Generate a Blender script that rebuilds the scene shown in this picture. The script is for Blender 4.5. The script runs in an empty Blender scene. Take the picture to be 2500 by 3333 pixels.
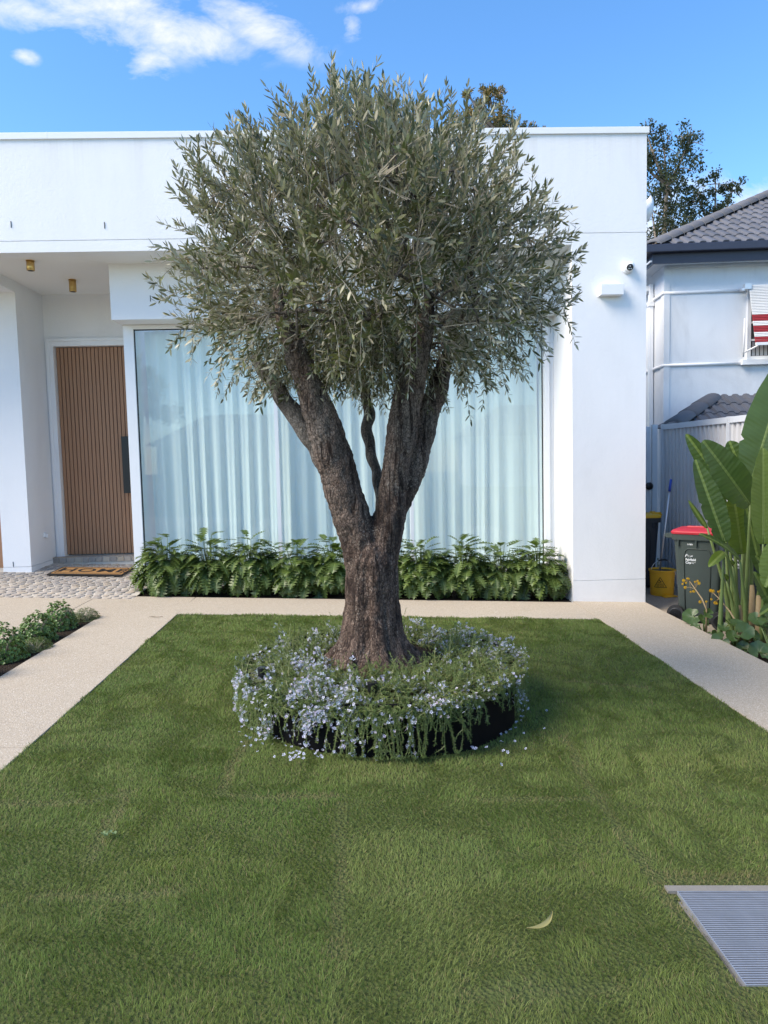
import bpy, bmesh, math, random
import numpy as np
from mathutils import Vector, Matrix

S = bpy.context.scene
COL = S.collection
rnd = random.Random(7)
RNG = np.random.default_rng(7)
R = math.radians

# ------------------------------------------------------------------ camera
CAM_POS = Vector((0.0, 0.0, 1.75))
yaw, pitch, roll = R(1.7), R(-4.2), R(1.35)
fw = Vector((math.sin(yaw)*math.cos(pitch), math.cos(yaw)*math.cos(pitch), math.sin(pitch)))
r0 = Vector((math.cos(yaw), -math.sin(yaw), 0.0))
u0 = r0.cross(fw)
rr = r0*math.cos(roll) - u0*math.sin(roll)
uu = u0*math.cos(roll) + r0*math.sin(roll)
cam = bpy.data.cameras.new('camera')
cam.sensor_fit = 'VERTICAL'
cam.sensor_height = 36.0
cam.lens = 0.6935*36.0
cam.clip_start = 0.05
cam.clip_end = 2000
camo = bpy.data.objects.new('camera', cam)
COL.objects.link(camo)
camo.matrix_world = Matrix((
    (rr.x, uu.x, -fw.x, CAM_POS.x), (rr.y, uu.y, -fw.y, CAM_POS.y),
    (rr.z, uu.z, -fw.z, CAM_POS.z), (0, 0, 0, 1)))
S.camera = camo

# ------------------------------------------------------------------ view
S.view_settings.view_transform = 'Standard'
S.view_settings.look = 'None'
S.view_settings.exposure = 1.42
S.view_settings.gamma = 1.0
S.view_settings.use_curve_mapping = False
S.cycles.max_bounces = 8
S.cycles.transparent_max_bounces = 12
S.cycles.diffuse_bounces = 4
S.cycles.sample_clamp_indirect = 6.0
S.cycles.use_denoising = True

# ------------------------------------------------------------------ sky and sun
SUN_EL, SUN_AZ = R(44), R(-112)     # azimuth measured from +Y towards +X
sun_dir = Vector((math.sin(SUN_AZ)*math.cos(SUN_EL), math.cos(SUN_AZ)*math.cos(SUN_EL), math.sin(SUN_EL)))
W = bpy.data.worlds.new('World')
S.world = W
W.use_nodes = True
nt = W.node_tree
nt.nodes.clear()
def wn(t, **kw):
    n = nt.nodes.new(t)
    for k, v in kw.items():
        setattr(n, k, v)
    return n
def wmath(op, a, b=None, c=None, clamp=False):
    n = wn('ShaderNodeMath', operation=op)
    n.use_clamp = clamp
    for i, v in enumerate((a, b, c)):
        if v is None: continue
        if isinstance(v, (int, float)): n.inputs[i].default_value = v
        else: nt.links.new(v, n.inputs[i])
    return n.outputs[0]
out = wn('ShaderNodeOutputWorld')
bg = wn('ShaderNodeBackground')
bg.inputs['Strength'].default_value = 0.125
sky = wn('ShaderNodeTexSky')
sky.sky_type = 'NISHITA'
sky.sun_disc = False
sky.sun_elevation = SUN_EL
sky.sun_rotation = SUN_AZ
sky.altitude = 30
sky.air_density = 1.0
sky.dust_density = 0.25
sky.ozone_density = 3.0
tc = wn('ShaderNodeTexCoord')
sep = wn('ShaderNodeSeparateXYZ')
nt.links.new(tc.outputs['Generated'], sep.inputs[0])
X, Y, Z = sep.outputs
yy = wmath('MAXIMUM', Y, 0.02)
U = wmath('DIVIDE', X, yy)
V = wmath('DIVIDE', Z, yy)
uv = wn('ShaderNodeCombineXYZ')
nt.links.new(U, uv.inputs[0]); nt.links.new(V, uv.inputs[1])
# fine cloud detail, streaks falling from upper left to lower right
rot = wn('ShaderNodeMapping')
rot.inputs['Rotation'].default_value = (0, 0, R(28))
rot.inputs['Scale'].default_value = (4.6, 7.6, 1)
nt.links.new(uv.outputs[0], rot.inputs[0])
n1 = wn('ShaderNodeTexNoise')
n1.inputs['Scale'].default_value = 1.9
n1.inputs['Detail'].default_value = 9
n1.inputs['Roughness'].default_value = 0.62
n1.inputs['Distortion'].default_value = 0.35
nt.links.new(rot.outputs[0], n1.inputs['Vector'])
def ellipse(cx, cy, a, b, ang):
    du = wmath('SUBTRACT', U, cx); dv = wmath('SUBTRACT', V, cy)
    c, s = math.cos(ang), math.sin(ang)
    p = wmath('DIVIDE', wmath('ADD', wmath('MULTIPLY', du, c), wmath('MULTIPLY', dv, s)), a)
    q = wmath('DIVIDE', wmath('SUBTRACT', wmath('MULTIPLY', dv, c), wmath('MULTIPLY', du, s)), b)
    d = wmath('SQRT', wmath('ADD', wmath('MULTIPLY', p, p), wmath('MULTIPLY', q, q)))
    return wmath('SUBTRACT', 1.0, d)
mask = ellipse(-0.310, 0.592, 0.26, 0.056, R(-11))
for e in ((-0.125, 0.585, 0.135, 0.040, R(-24)), (-0.42, 0.602, 0.14, 0.036, R(-8)), (-0.432, 0.545, 0.024, 0.015, R(-15)),
          (0.02, 0.607, 0.05, 0.017, R(10)), (0.003, 0.582, 0.02, 0.026, R(-20)),
          (0.50, 0.350, 0.17, 0.045, R(0)), (0.60, 0.345, 0.20, 0.055, R(0)),
          (-0.275, 0.535, 0.05, 0.035, R(0)), (0.44, 0.29, 0.16, 0.07, R(0))):
    mask = wmath('MAXIMUM', mask, ellipse(*e))
# the rest of the sky: scattered fair weather clouds outside that window of directions
n2 = wn('ShaderNodeTexNoise')
n2.inputs['Scale'].default_value = 3.0
n2.inputs['Detail'].default_value = 7
n2.inputs['Roughness'].default_value = 0.6
nt.links.new(tc.outputs['Generated'], n2.inputs['Vector'])
elsewhere = wmath('MULTIPLY', wmath('SUBTRACT', n2.outputs['Fac'], 0.50), 5.0)
back = wmath('MULTIPLY_ADD', Y, -4.0, 1.4, clamp=True)
mask = wmath('MAXIMUM', mask, wmath('SUBTRACT', wmath('MULTIPLY', wmath('ADD', elsewhere, 1.5), back), 1.6))
dens = wmath('MULTIPLY', wmath('SUBTRACT', n1.outputs['Fac'], wmath('MULTIPLY_ADD', mask, -0.26, 0.535)), 3.2, clamp=True)
gate = wmath('MULTIPLY', wmath('ADD', mask, 0.0), 2.4, clamp=True)
dens = wmath('MULTIPLY', dens, gate, clamp=True)
dens = wmath('MULTIPLY', dens, 0.93)
cmix = wn('ShaderNodeMix', data_type='RGBA')
nt.links.new(dens, cmix.inputs['Factor'])
hs = wn('ShaderNodeHueSaturation')
hs.inputs['Saturation'].default_value = 1.2
hs.inputs['Value'].default_value = 0.95
nt.links.new(sky.outputs[0], hs.inputs['Color'])
nt.links.new(hs.outputs[0], cmix.inputs[6])
cmix.inputs[7].default_value = (3.3, 3.35, 3.55, 1)
nt.links.new(cmix.outputs[2], bg.inputs['Color'])
nt.links.new(bg.outputs[0], out.inputs['Surface'])

sun = bpy.data.lights.new('sun', 'SUN')
sun.energy = 2.3
sun.angle = R(34)
sun.color = (1.0, 0.88, 0.72)
suno = bpy.data.objects.new('sun', sun)
COL.objects.link(suno)
suno.rotation_euler = (-sun_dir).to_track_quat('-Z', 'Y').to_euler()

# ------------------------------------------------------------------ helpers
def gz(x, y=0.0):
    """the yard falls gently to the right, level beyond the plots"""
    return -0.043*np.clip(x, -9.0, 9.0)

class MB:
    def __init__(s): s.v, s.f, s.m = [], [], []
    def add(s, vs, fs, mi=0):
        o = len(s.v); s.v += [tuple(v) for v in vs]
        s.f += [tuple(i+o for i in f) for f in fs]; s.m += [mi]*len(fs)
    def box(s, x0, x1, y0, y1, z0, z1, mi=0):
        s.add([(x0,y0,z0),(x1,y0,z0),(x1,y1,z0),(x0,y1,z0),(x0,y0,z1),(x1,y0,z1),(x1,y1,z1),(x0,y1,z1)],
              [(0,3,2,1),(4,5,6,7),(0,1,5,4),(1,2,6,5),(2,3,7,6),(3,0,4,7)], mi); return s
    def prism(s, poly, z0, z1, mi=0):
        """poly: ccw list of (x, y); z0/z1 numbers or functions of x, y"""
        f0 = z0 if callable(z0) else (lambda x, y: z0)
        f1 = z1 if callable(z1) else (lambda x, y: z1)
        n = len(poly)
        s.add([(x,y,f0(x,y)) for x,y in poly]+[(x,y,f1(x,y)) for x,y in poly],
              [tuple(range(n-1,-1,-1)), tuple(range(n,2*n))]+[(i,(i+1)%n,n+(i+1)%n,n+i) for i in range(n)], mi); return s
    def tube(s, pts, rad, n=8, cap=True, mi=0):
        pts = [Vector(p) for p in pts]
        if isinstance(rad, (int, float)): rad = [rad]*len(pts)
        o = []; ref = None
        for i, p in enumerate(pts):
            t = (pts[min(i+1,len(pts)-1)]-pts[max(i-1,0)]).normalized()
            if ref is None:
                ref = Vector((0,0,1)).cross(t)
                if ref.length < 1e-3: ref = Vector((1,0,0))
            a = (ref - t*ref.dot(t)).normalized(); b = t.cross(a); ref = a
            for k in range(n):
                q = 2*math.pi*k/n
                o.append(p + (a*math.cos(q)+b*math.sin(q))*rad[i])
        fs = [(i*n+k, i*n+(k+1)%n, (i+1)*n+(k+1)%n, (i+1)*n+k) for i in range(len(pts)-1) for k in range(n)]
        if cap: fs += [tuple(range(n-1,-1,-1)), tuple((len(pts)-1)*n+k for k in range(n))]
        s.add(o, fs, mi); return s
    def lathe(s, prof, n=24, c=(0,0,0), mi=0):
        """prof: list of (r, z), closed ends capped"""
        vs = [(c[0]+r*math.cos(2*math.pi*k/n), c[1]+r*math.sin(2*math.pi*k/n), c[2]+z) for r, z in prof for k in range(n)]
        fs = [(i*n+k, i*n+(k+1)%n, (i+1)*n+(k+1)%n, (i+1)*n+k) for i in range(len(prof)-1) for k in range(n)]
        fs += [tuple(range(n-1,-1,-1)), tuple((len(prof)-1)*n+k for k in range(n))]
        s.add(vs, fs, mi); return s
    def mesh(s, name, mats, smooth=False):
        me = bpy.data.meshes.new(name)
        me.from_pydata(s.v, [], s.f)
        for m in (mats if isinstance(mats, (list, tuple)) else [mats]): me.materials.append(m)
        if any(s.m): me.polygons.foreach_set('material_index', s.m)
        if smooth: me.polygons.foreach_set('use_smooth', [True]*len(s.f))
        me.update(); return me
    def obj(s, name, mats, parent=None, smooth=False, bevel=0, **tg):
        return link(name, s.mesh(name, mats, smooth), parent, bevel, **tg)

def link(name, me, parent=None, bevel=0, loc=None, rot=None, scale=None, mw=None, **tg):
    o = bpy.data.objects.new(name, me)
    COL.objects.link(o)
    if parent is not None: o.parent = parent
    if mw is not None: o.matrix_basis = mw
    if loc is not None: o.location = loc
    if rot is not None: o.rotation_euler = rot
    if scale is not None: o.scale = scale
    if bevel:
        b = o.modifiers.new('bevel', 'BEVEL'); b.width = bevel; b.segments = 2; b.limit_method = 'ANGLE'; b.angle_limit = R(40)
    for k, v in tg.items(): o[k] = v
    return o

def empty(name, loc=(0,0,0), rz=0.0, **tg):
    o = bpy.data.objects.new(name, None); COL.objects.link(o)
    o.empty_display_size = 0.1; o.location = loc; o.rotation_euler = (0,0,rz)
    for k, v in tg.items(): o[k] = v
    return o

def fast_mesh(name, verts, loops, starts, totals, mats, colors=None, smooth=False):
    me = bpy.data.meshes.new(name)
    me.vertices.add(len(verts)); me.vertices.foreach_set('co', np.asarray(verts, np.float32).ravel())
    me.loops.add(len(loops)); me.loops.foreach_set('vertex_index', np.asarray(loops, np.int32))
    me.polygons.add(len(starts))
    me.polygons.foreach_set('loop_start', np.asarray(starts, np.int32))
    try: me.polygons.foreach_set('loop_total', np.asarray(totals, np.int32))
    except Exception: pass
    if colors is not None:
        at = me.color_attributes.new('tint', 'FLOAT_COLOR', 'POINT')
        c = np.ones((len(verts), 4), np.float32); c[:, :3] = colors
        at.data.foreach_set('color', c.ravel())
    for m in (mats if isinstance(mats, (list, tuple)) else [mats]): me.materials.append(m)
    if smooth: me.polygons.foreach_set('use_smooth', np.ones(len(starts), bool))
    me.update(calc_edges=True); me.validate()
    return me

def pattern_mesh(name, verts, faces, mats, colors=None, smooth=False):
    """verts (N, k, 3); faces: index tuples inside one group of k, repeated N times"""
    N, k, _ = verts.shape
    loops, totals = [], []
    for f in faces: loops += list(f); totals.append(len(f))
    loops = np.array(loops); L = (np.arange(N)[:, None]*k + loops[None, :]).ravel()
    T = np.tile(totals, N); st = np.concatenate([[0], np.cumsum(T)[:-1]])
    c = None if colors is None else np.repeat(colors, k, axis=0)
    return fast_mesh(name, verts.reshape(-1, 3), L, st, T, mats, c, smooth)

def norm(a): return a/np.maximum(np.linalg.norm(a, axis=-1, keepdims=True), 1e-9)

_tab = RNG.random((4, 256, 256))
def vn(x, y, s, k=0):
    """smooth lattice noise 0..1"""
    x = np.asarray(x)/s + 100; y = np.asarray(y)/s + 100
    xi, yi = np.floor(x).astype(int), np.floor(y).astype(int)
    fx, fy = x-xi, y-yi; fx = fx*fx*(3-2*fx); fy = fy*fy*(3-2*fy)
    t = _tab[k]; g = lambda a, b: t[a % 256, b % 256]
    return (g(xi,yi)*(1-fx)+g(xi+1,yi)*fx)*(1-fy)+(g(xi,yi+1)*(1-fx)+g(xi+1,yi+1)*fx)*fy

# ------------------------------------------------------------------ materials
class MT:
    def __init__(s, name):
        s.m = bpy.data.materials.new(name); s.m.use_nodes = True
        s.t = s.m.node_tree; s.t.nodes.clear()
        s.out = s.n('ShaderNodeOutputMaterial')
    def n(s, t, ins=None, **kw):
        n = s.t.nodes.new(t)
        for k, v in kw.items(): setattr(n, k, v)
        for k, v in (ins or {}).items(): s.set(n.inputs[k], v)
        return n
    def set(s, sock, v):
        if isinstance(v, bpy.types.NodeSocket): s.t.links.new(v, sock)
        else:
            if hasattr(sock.default_value, '__len__') and len(sock.default_value) == 4 and len(v) == 3: v = (*v, 1)
            sock.default_value = v
    def math(s, op, a, b=0.0, c=0.0, clamp=False):
        n = s.n('ShaderNodeMath', {0: a, 1: b, 2: c}, operation=op); n.use_clamp = clamp; return n.outputs[0]
    def mix(s, f, a, b, bt='MIX'):
        n = s.n('ShaderNodeMix', {0: f, 6: a, 7: b}, data_type='RGBA', blend_type=bt); return n.outputs[2]
    def ramp(s, f, stops):
        n = s.n('ShaderNodeValToRGB', {0: f}); e = n.color_ramp.elements
        while len(e) < len(stops): e.new(0.5)
        for i, (p, c) in enumerate(stops):
            e[i].position = p; e[i].color = (*c, 1) if len(c) == 3 else c
        return n.outputs[0]
    def coord(s, kind='Object', scale=None):
        o = s.n('ShaderNodeTexCoord').outputs[kind]
        if kind == 'World':
            pass
        if scale is not None: o = s.n('ShaderNodeMapping', {0: o, 'Scale': scale}).outputs[0]
        return o
    def pos(s, scale=None):
        o = s.n('ShaderNodeNewGeometry').outputs['Position']
        if scale is not None: o = s.n('ShaderNodeMapping', {0: o, 'Scale': scale}).outputs[0]
        return o
    def noise(s, vec, scale, detail=4, rough=0.55, dist=0.0):
        n = s.n('ShaderNodeTexNoise', {'Vector': vec, 'Scale': scale, 'Detail': detail, 'Roughness': rough, 'Distortion': dist}); return n.outputs['Fac']
    def vor(s, vec, scale, feature='F1', out='Distance', rand=1.0):
        n = s.n('ShaderNodeTexVoronoi', {'Vector': vec, 'Scale': scale, 'Randomness': rand}, feature=feature); return n.outputs[out]
    def bump(s, h, strength=0.3, dist=0.01, nrm=None):
        i = {'Height': h, 'Strength': strength, 'Distance': dist}
        if nrm is not None: i['Normal'] = nrm
        return s.n('ShaderNodeBump', i).outputs[0]
    def bsdf(s, col, rough=0.6, metal=0.0, spec=0.5, nrm=None, **kw):
        i = {'Base Color': col, 'Roughness': rough, 'Metallic': metal, 'Specular IOR Level': spec}
        if nrm is not None: i['Normal'] = nrm
        i.update(kw)
        return s.n('ShaderNodeBsdfPrincipled', i).outputs[0]
    def end(s, sh): s.t.links.new(sh, s.out.inputs[0]); return s.m

def simple(name, col, rough=0.5, metal=0.0, spec=0.5, vary=0.12, vs=6.0, bump=0.0, bs=80.0, bd=0.002, streak=None):
    t = MT(name); p = t.pos(streak)
    n = t.noise(p, vs, 5, 0.6)
    dark = tuple(c*(1-vary) for c in col); lite = tuple(min(1, c*(1+vary*0.6)) for c in col)
    c = t.mix(n, dark, lite)
    rg = t.math('MULTIPLY_ADD', t.noise(t.pos(), vs*4, 3), 0.15, rough-0.075)
    nr = t.bump(t.noise(t.pos(), bs, 3), bump, bd) if bump else None
    return t.end(t.bsdf(c, rg, metal, spec, nr))

def render_mat(name, base, mott=0.03):
    """painted acrylic render"""
    t = MT(name); p = t.pos()
    big = t.noise(t.pos((1.0, 1.0, 0.55)), 1.3, 5, 0.6, 0.6)
    streak = t.noise(t.pos((7, 7, 0.5)), 1.0, 4, 0.65)
    v = t.math('ADD', t.math('MULTIPLY', big, 0.82), t.math('MULTIPLY', streak, 0.18))
    c = t.ramp(v, [(0.25, tuple(x*(1-mott*2.2) for x in base)), (0.5, base), (0.8, tuple(min(.93, x*(1+mott)) for x in base))])
    # rain streaks below the capping and a little splashed dirt at the foot of the wall
    z_ = t.n('ShaderNodeSeparateXYZ', {0: p}).outputs[2]
    drip = t.math('MULTIPLY', t.math('MULTIPLY_ADD', z_, 1.6, -8.0, clamp=True), t.ramp(t.noise(t.pos((9, 9, .25)), 1.0, 5, .7), [(0.48, (0, 0, 0)), (0.72, (1, 1, 1))]))
    foot = t.math('MULTIPLY', t.math('MULTIPLY_ADD', z_, -4.0, 0.9, clamp=True), t.noise(p, 14, 5, .7))
    c = t.mix(t.math('MULTIPLY', t.math('ADD', drip, foot), 0.16), c, (0.42, 0.39, 0.34))
    fine = t.noise(p, 170, 3, 0.6); mid = t.noise(p, 32, 3, 0.55)
    h = t.math('ADD', t.math('MULTIPLY', fine, 0.5), mid)
    return t.end(t.bsdf(c, 0.78, 0, 0.3, t.bump(h, 0.55, 0.004)))

M_wall = render_mat('painted_render', (0.80, 0.805, 0.815))
M_wall2 = render_mat('old_white_render', (0.73, 0.75, 0.77), 0.09)
M_ceil = simple('ceiling_paint', (0.80, 0.80, 0.79), 0.7, vary=0.03, vs=2)
M_white = simple('white_powder_coat', (0.80, 0.81, 0.82), 0.35, vary=0.04)
M_groove = simple('shadow_groove', (0.45, 0.46, 0.47), 0.8)
M_black = simple('black_metal', (0.007, 0.007, 0.008), 0.38, vary=0.3)
M_brass = simple('brushed_brass', (0.62, 0.42, 0.16), 0.32, 0.9, vary=0.15, vs=9, streak=(60, 60, 2))
M_rubber = simple('black_rubber', (0.02, 0.02, 0.022), 0.75)
M_red = simple('red_plastic', (0.40, 0.015, 0.03), 0.42, vary=0.12)
M_yellow = simple('yellow_plastic', (0.78, 0.42, 0.02), 0.42, vary=0.14)
M_bin = simple('green_plastic', (0.034, 0.047, 0.042), 0.55, vary=0.2, vs=4, bump=0.15, bs=300)
M_bin2 = simple('navy_plastic', (0.025, 0.034, 0.045), 0.5, vary=0.2, vs=4)
M_print = simple('white_print', (0.82, 0.84, 0.86), 0.5, vary=0.03)
M_alu = simple('brushed_aluminium', (0.68, 0.69, 0.71), 0.35, 0.8, vary=0.08)
M_blue = simple('blue_plastic', (0.02, 0.07, 0.42), 0.4)
M_galv = simple('galvanised_steel', (0.46, 0.475, 0.51), 0.48, 0.65, vary=0.2, vs=14)
M_gutter = simple('slate_blue_gutter', (0.032, 0.037, 0.062), 0.38, vary=0.15)
M_fence = simple('pale_grey_sheet', (0.52, 0.52, 0.53), 0.42, 0.0, vary=0.06, vs=1.2)
M_rail = simple('pale_grey_rail', (0.55, 0.57, 0.60), 0.4, vary=0.05)
M_planter = simple('black_painted_steel', (0.0035, 0.0035, 0.0045), 0.7, spec=0.12, vary=0.4, vs=3)
M_awnw = simple('awning_white', (0.74, 0.73, 0.70), 0.5, vary=0.08)
M_awnr = simple('awning_red', (0.34, 0.03, 0.035), 0.55, vary=0.15)
M_dark = simple('dark_room', (0.05, 0.055, 0.06), 0.8)
M_kerb = simple('pit_concrete', (0.22, 0.205, 0.18), 0.85, vary=0.25, vs=20, bump=0.6, bs=120, bd=0.004)
M_straw = simple('coir', (0.46, 0.24, 0.08), 0.95, vary=0.3, vs=60, bump=0.8, bs=500, bd=0.004)
M_matblk = simple('black_coir', (0.02, 0.017, 0.015), 0.95, vary=0.3, vs=60, bump=0.8, bs=500, bd=0.004)

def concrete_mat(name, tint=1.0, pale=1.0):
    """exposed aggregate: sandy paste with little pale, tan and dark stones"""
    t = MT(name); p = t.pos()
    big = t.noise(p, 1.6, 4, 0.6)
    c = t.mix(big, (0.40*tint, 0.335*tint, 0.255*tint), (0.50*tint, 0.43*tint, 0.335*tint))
    vcol = t.n('ShaderNodeTexVoronoi', {'Vector': p, 'Scale': 130.0}, feature='F1')
    sep = t.n('ShaderNodeSeparateColor', {0: vcol.outputs['Color']}).outputs
    inside = t.math('LESS_THAN', vcol.outputs['Distance'], 0.42)
    st = t.ramp(sep[0], [(0.0, (0.22, 0.19, 0.16)), (0.3, (0.42, 0.34, 0.25)), (0.62, (0.52, 0.45, 0.36)), (0.84, (0.76*pale, 0.72*pale, 0.64*pale)), (1.0, (0.80*pale, 0.78*pale, 0.72*pale))])
    st.node.color_ramp.interpolation = 'CONSTANT'
    c = t.mix(t.math('MULTIPLY', inside, 0.72), c, st)
    stain = t.noise(p, 5, 5, 0.7)
    c = t.mix(t.math('MULTIPLY', t.math('GREATER_THAN', stain, 0.62), 0.10), c, (0.2, 0.17, 0.13))
    h = t.math('SUBTRACT', 0.5, vcol.outputs['Distance'])
    w_ = t.ramp(t.noise(t.pos((1, 1, 1)), 0.8, 6, 0.7), [(0.45, (0, 0, 0)), (0.75, (1, 1, 1))])
    c = t.mix(t.math('MULTIPLY', w_, 0.22), c, (0.30, 0.25, 0.19))
    return t.end(t.bsdf(c, 0.82, 0, 0.35, t.bump(h, 0.45, 0.004)))
M_conc = concrete_mat('exposed_aggregate')
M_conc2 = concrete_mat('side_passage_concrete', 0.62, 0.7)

def soil_mat(name, a, b):
    t = MT(name); p = t.pos()
    n = t.noise(p, 35, 6, 0.75)
    v = t.vor(p, 60)
    c = t.mix(n, a, b)
    chip = t.math('GREATER_THAN', t.noise(p, 90, 2), 0.66)
    c = t.mix(t.math('MULTIPLY', chip, 0.5), c, (0.16, 0.10, 0.06))
    return t.end(t.bsdf(c, 0.95, 0, 0.2, t.bump(t.math('ADD', n, v), 1.0, 0.02)))
M_soil = soil_mat('dark_mulch', (0.012, 0.009, 0.007), (0.05, 0.034, 0.022))
M_lawnsoil = soil_mat('lawn_soil', (0.07, 0.10, 0.028), (0.12, 0.14, 0.045))

def attr_leaf(name, rough=0.45, trans=0.3, under=None, spec=0.4, vein=None, varyrand=0.25):
    """foliage coloured by the 'tint' attribute, with a paler underside and some light let through"""
    t = MT(name)
    a = t.n('ShaderNodeAttribute', attribute_name='tint').outputs['Color']
    geo = t.n('ShaderNodeNewGeometry')
    c = a
    if under is not None:
        c = t.mix(geo.outputs['Backfacing'], a, under)
    sh = t.bsdf(c, rough, 0, spec)
    tr = t.n('ShaderNodeBsdfTranslucent', {'Color': t.mix(0.5, c, (0.25, 0.34, 0.06))}).outputs[0]
    mx = t.n('ShaderNodeMixShader', {0: trans, 1: sh, 2: tr}).outputs[0]
    return t.end(mx)
M_grass = attr_leaf('grass_blade', 0.6, 0.35, spec=0.2)
M_olive = attr_leaf('olive_leaf', 0.42, 0.16, under=(0.42, 0.395, 0.28), spec=0.45)
M_rose = attr_leaf('rosemary_leaf', 0.5, 0.2, spec=0.3)
M_petal = attr_leaf('pale_petal', 0.6, 0.3, spec=0.2)
M_gum = attr_leaf('gum_leaf', 0.5, 0.2, spec=0.3)

def solid_leaf(name, a, b, vein, rough=0.4, ribs=None, trans=0.25, spec=0.5):
    """large leaves: colour differs a little from leaf to leaf (object random), veins across"""
    t = MT(name); o = t.coord('Object')
    rd = t.n('ShaderNodeObjectInfo').outputs['Random']
    c = t.mix(rd, a, b)
    c = t.mix(t.math('MULTIPLY', t.noise(t.pos(), 9, 4), 0.5), c, tuple(x*1.35 for x in b))
    nr = None
    sp = t.n('ShaderNodeSeparateXYZ', {0: o}).outputs
    ax = t.math('ABSOLUTE', sp[1])
    mid = t.math('LESS_THAN', ax, 0.012 if ribs else 0.010)
    if ribs:
        w = t.math('SINE', t.math('MULTIPLY', t.math('ADD', sp[0], t.math('MULTIPLY', ax, -0.35)), ribs))
        nr = t.bump(w, 0.16, 0.005)
        thin = t.math('GREATER_THAN', w, 0.9)
        c = t.mix(t.math('MULTIPLY', thin, 0.06), c, vein)
    c = t.mix(t.math('MULTIPLY', mid, 0.8), c, vein)
    if ribs: c = t.mix(t.math('MULTIPLY', t.math('GREATER_THAN', t.noise(t.pos((1, 1, .4)), 16, 5, .7), 0.69), 0.7), c, (0.20, 0.13, 0.06))
    sh = t.bsdf(c, rough, 0, spec, nr)
    tr = t.n('ShaderNodeBsdfTranslucent', {'Color': t.mix(0.5, c, (0.22, 0.36, 0.03))}).outputs[0]
    return t.end(t.n('ShaderNodeMixShader', {0: trans, 1: sh, 2: tr}).outputs[0])
M_xan = solid_leaf('lobed_leaf', (0.040, 0.074, 0.020), (0.110, 0.155, 0.036), (0.20, 0.27, 0.09), 0.42)
M_ban = solid_leaf('paddle_leaf', (0.027, 0.056, 0.017), (0.060, 0.100, 0.025), (0.20, 0.27, 0.07), 0.38, ribs=130, trans=0.3)
M_ban2 = solid_leaf('young_paddle_leaf', (0.085, 0.135, 0.016), (0.12, 0.17, 0.028), (0.25, 0.32, 0.08), 0.4, ribs=160, trans=0.35)
M_lig = solid_leaf('round_leaf', (0.045, 0.085, 0.026), (0.075, 0.125, 0.038), (0.16, 0.22, 0.08), 0.35)
M_stem = simple('green_stem', (0.14, 0.19, 0.05), 0.5, vary=0.3, vs=12)
M_drystem = simple('dry_leaf_sheath', (0.32, 0.23, 0.12), 0.8, vary=0.35, vs=20, streak=(20, 20, 2))

def bark_mat(name, light, dark, sc=1.0):
    t = MT(name); p = t.pos()
    warp = t.n('ShaderNodeTexNoise', {'Vector': p, 'Scale': 9.0, 'Detail': 3}).outputs['Color']
    pw = t.n('ShaderNodeVectorMath', {0: p, 1: t.n('ShaderNodeVectorMath', {0: warp, 3: 0.075}, operation='SCALE').outputs[0]}, operation='ADD').outputs[0]
    pv = t.n('ShaderNodeMapping', {0: pw, 'Scale': (66*sc, 66*sc, 30*sc)}).outputs[0]
    edge = t.vor(pv, 1.0, 'DISTANCE_TO_EDGE', 'Distance', 0.9)
    cell = t.n('ShaderNodeSeparateColor', {0: t.vor(pv, 1.0, 'F1', 'Color', 0.9)}).outputs[0]
    fiss = t.ramp(t.noise(t.pos((20, 20, 2.2)), 1.0, 5, 0.65, 1.2), [(0.36, (0, 0, 0)), (0.50, (1, 1, 1))])
    plate = t.ramp(t.math('ADD', edge, t.math('MULTIPLY', t.math('SUBTRACT', t.noise(p, 70, 3), .5), .25)), [(0.0, (.25, .25, .25)), (0.16, (1, 1, 1))])
    plate = t.math('MULTIPLY', plate, fiss)
    c = t.mix(cell, dark, light)
    patch = t.ramp(t.noise(t.pos((1, 1, 0.5)), 6, 6, 0.72), [(0.44, (0, 0, 0)), (0.66, (1, 1, 1))])
    c = t.mix(t.ramp(t.noise(t.pos((2.2, 2.2, 0.45)), 4, 4, 0.6), [(0.45, (0, 0, 0)), (0.60, (.75, .75, .75))]), c, tuple(x*0.6 for x in dark))
    c = t.mix(t.math('MULTIPLY', patch, 0.55), c, tuple(x*1.55 for x in light))
    hgt = t.n('ShaderNodeSeparateXYZ', {0: p}).outputs[2]
    pale = t.math('MULTIPLY', t.math('MULTIPLY_ADD', hgt, 0.9, -1.0, clamp=True), t.ramp(t.noise(t.pos((1, 1, .5)), 5, 5, .6), [(0.40, (0, 0, 0)), (0.6, (1, 1, 1))]))
    c = t.mix(t.math('MULTIPLY', pale, 0.6), c, (0.30, 0.26, 0.22))
    lich = t.ramp(t.math('MULTIPLY', t.noise(p, 85, 3, 0.7), t.math('ADD', t.noise(p, 6, 3), .55)), [(0.60, (0, 0, 0)), (0.70, (1, 1, 1))])
    c = t.mix(t.math('MULTIPLY', lich, 0.6), c, (0.36, 0.30, 0.24))
    c = t.mix(plate, tuple(x*0.35 for x in dark), c)
    h = t.math('ADD', t.math('MULTIPLY', plate, 0.8), t.math('MULTIPLY', t.noise(p, 120, 4, 0.7), 0.5))
    h = t.math('ADD', h, t.math('MULTIPLY', t.noise(t.pos((1, 1, 0.22)), 22, 5, 0.65), 2.2))
    return t.end(t.bsdf(c, 0.88, 0, 0.2, t.bump(h, 0.75, 0.008)))
M_bark = bark_mat('olive_bark', (0.185, 0.130, 0.100), (0.052, 0.033, 0.026))
M_bark2 = bark_mat('smooth_bark', (0.24, 0.205, 0.17), (0.11, 0.09, 0.075), 1.3)
M_gumbark = simple('gum_bark', (0.30, 0.24, 0.19), 0.8, vary=0.4, vs=5)
M_twig = simple('twig', (0.33, 0.29, 0.22), 0.7, vary=0.3, vs=30)

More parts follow.
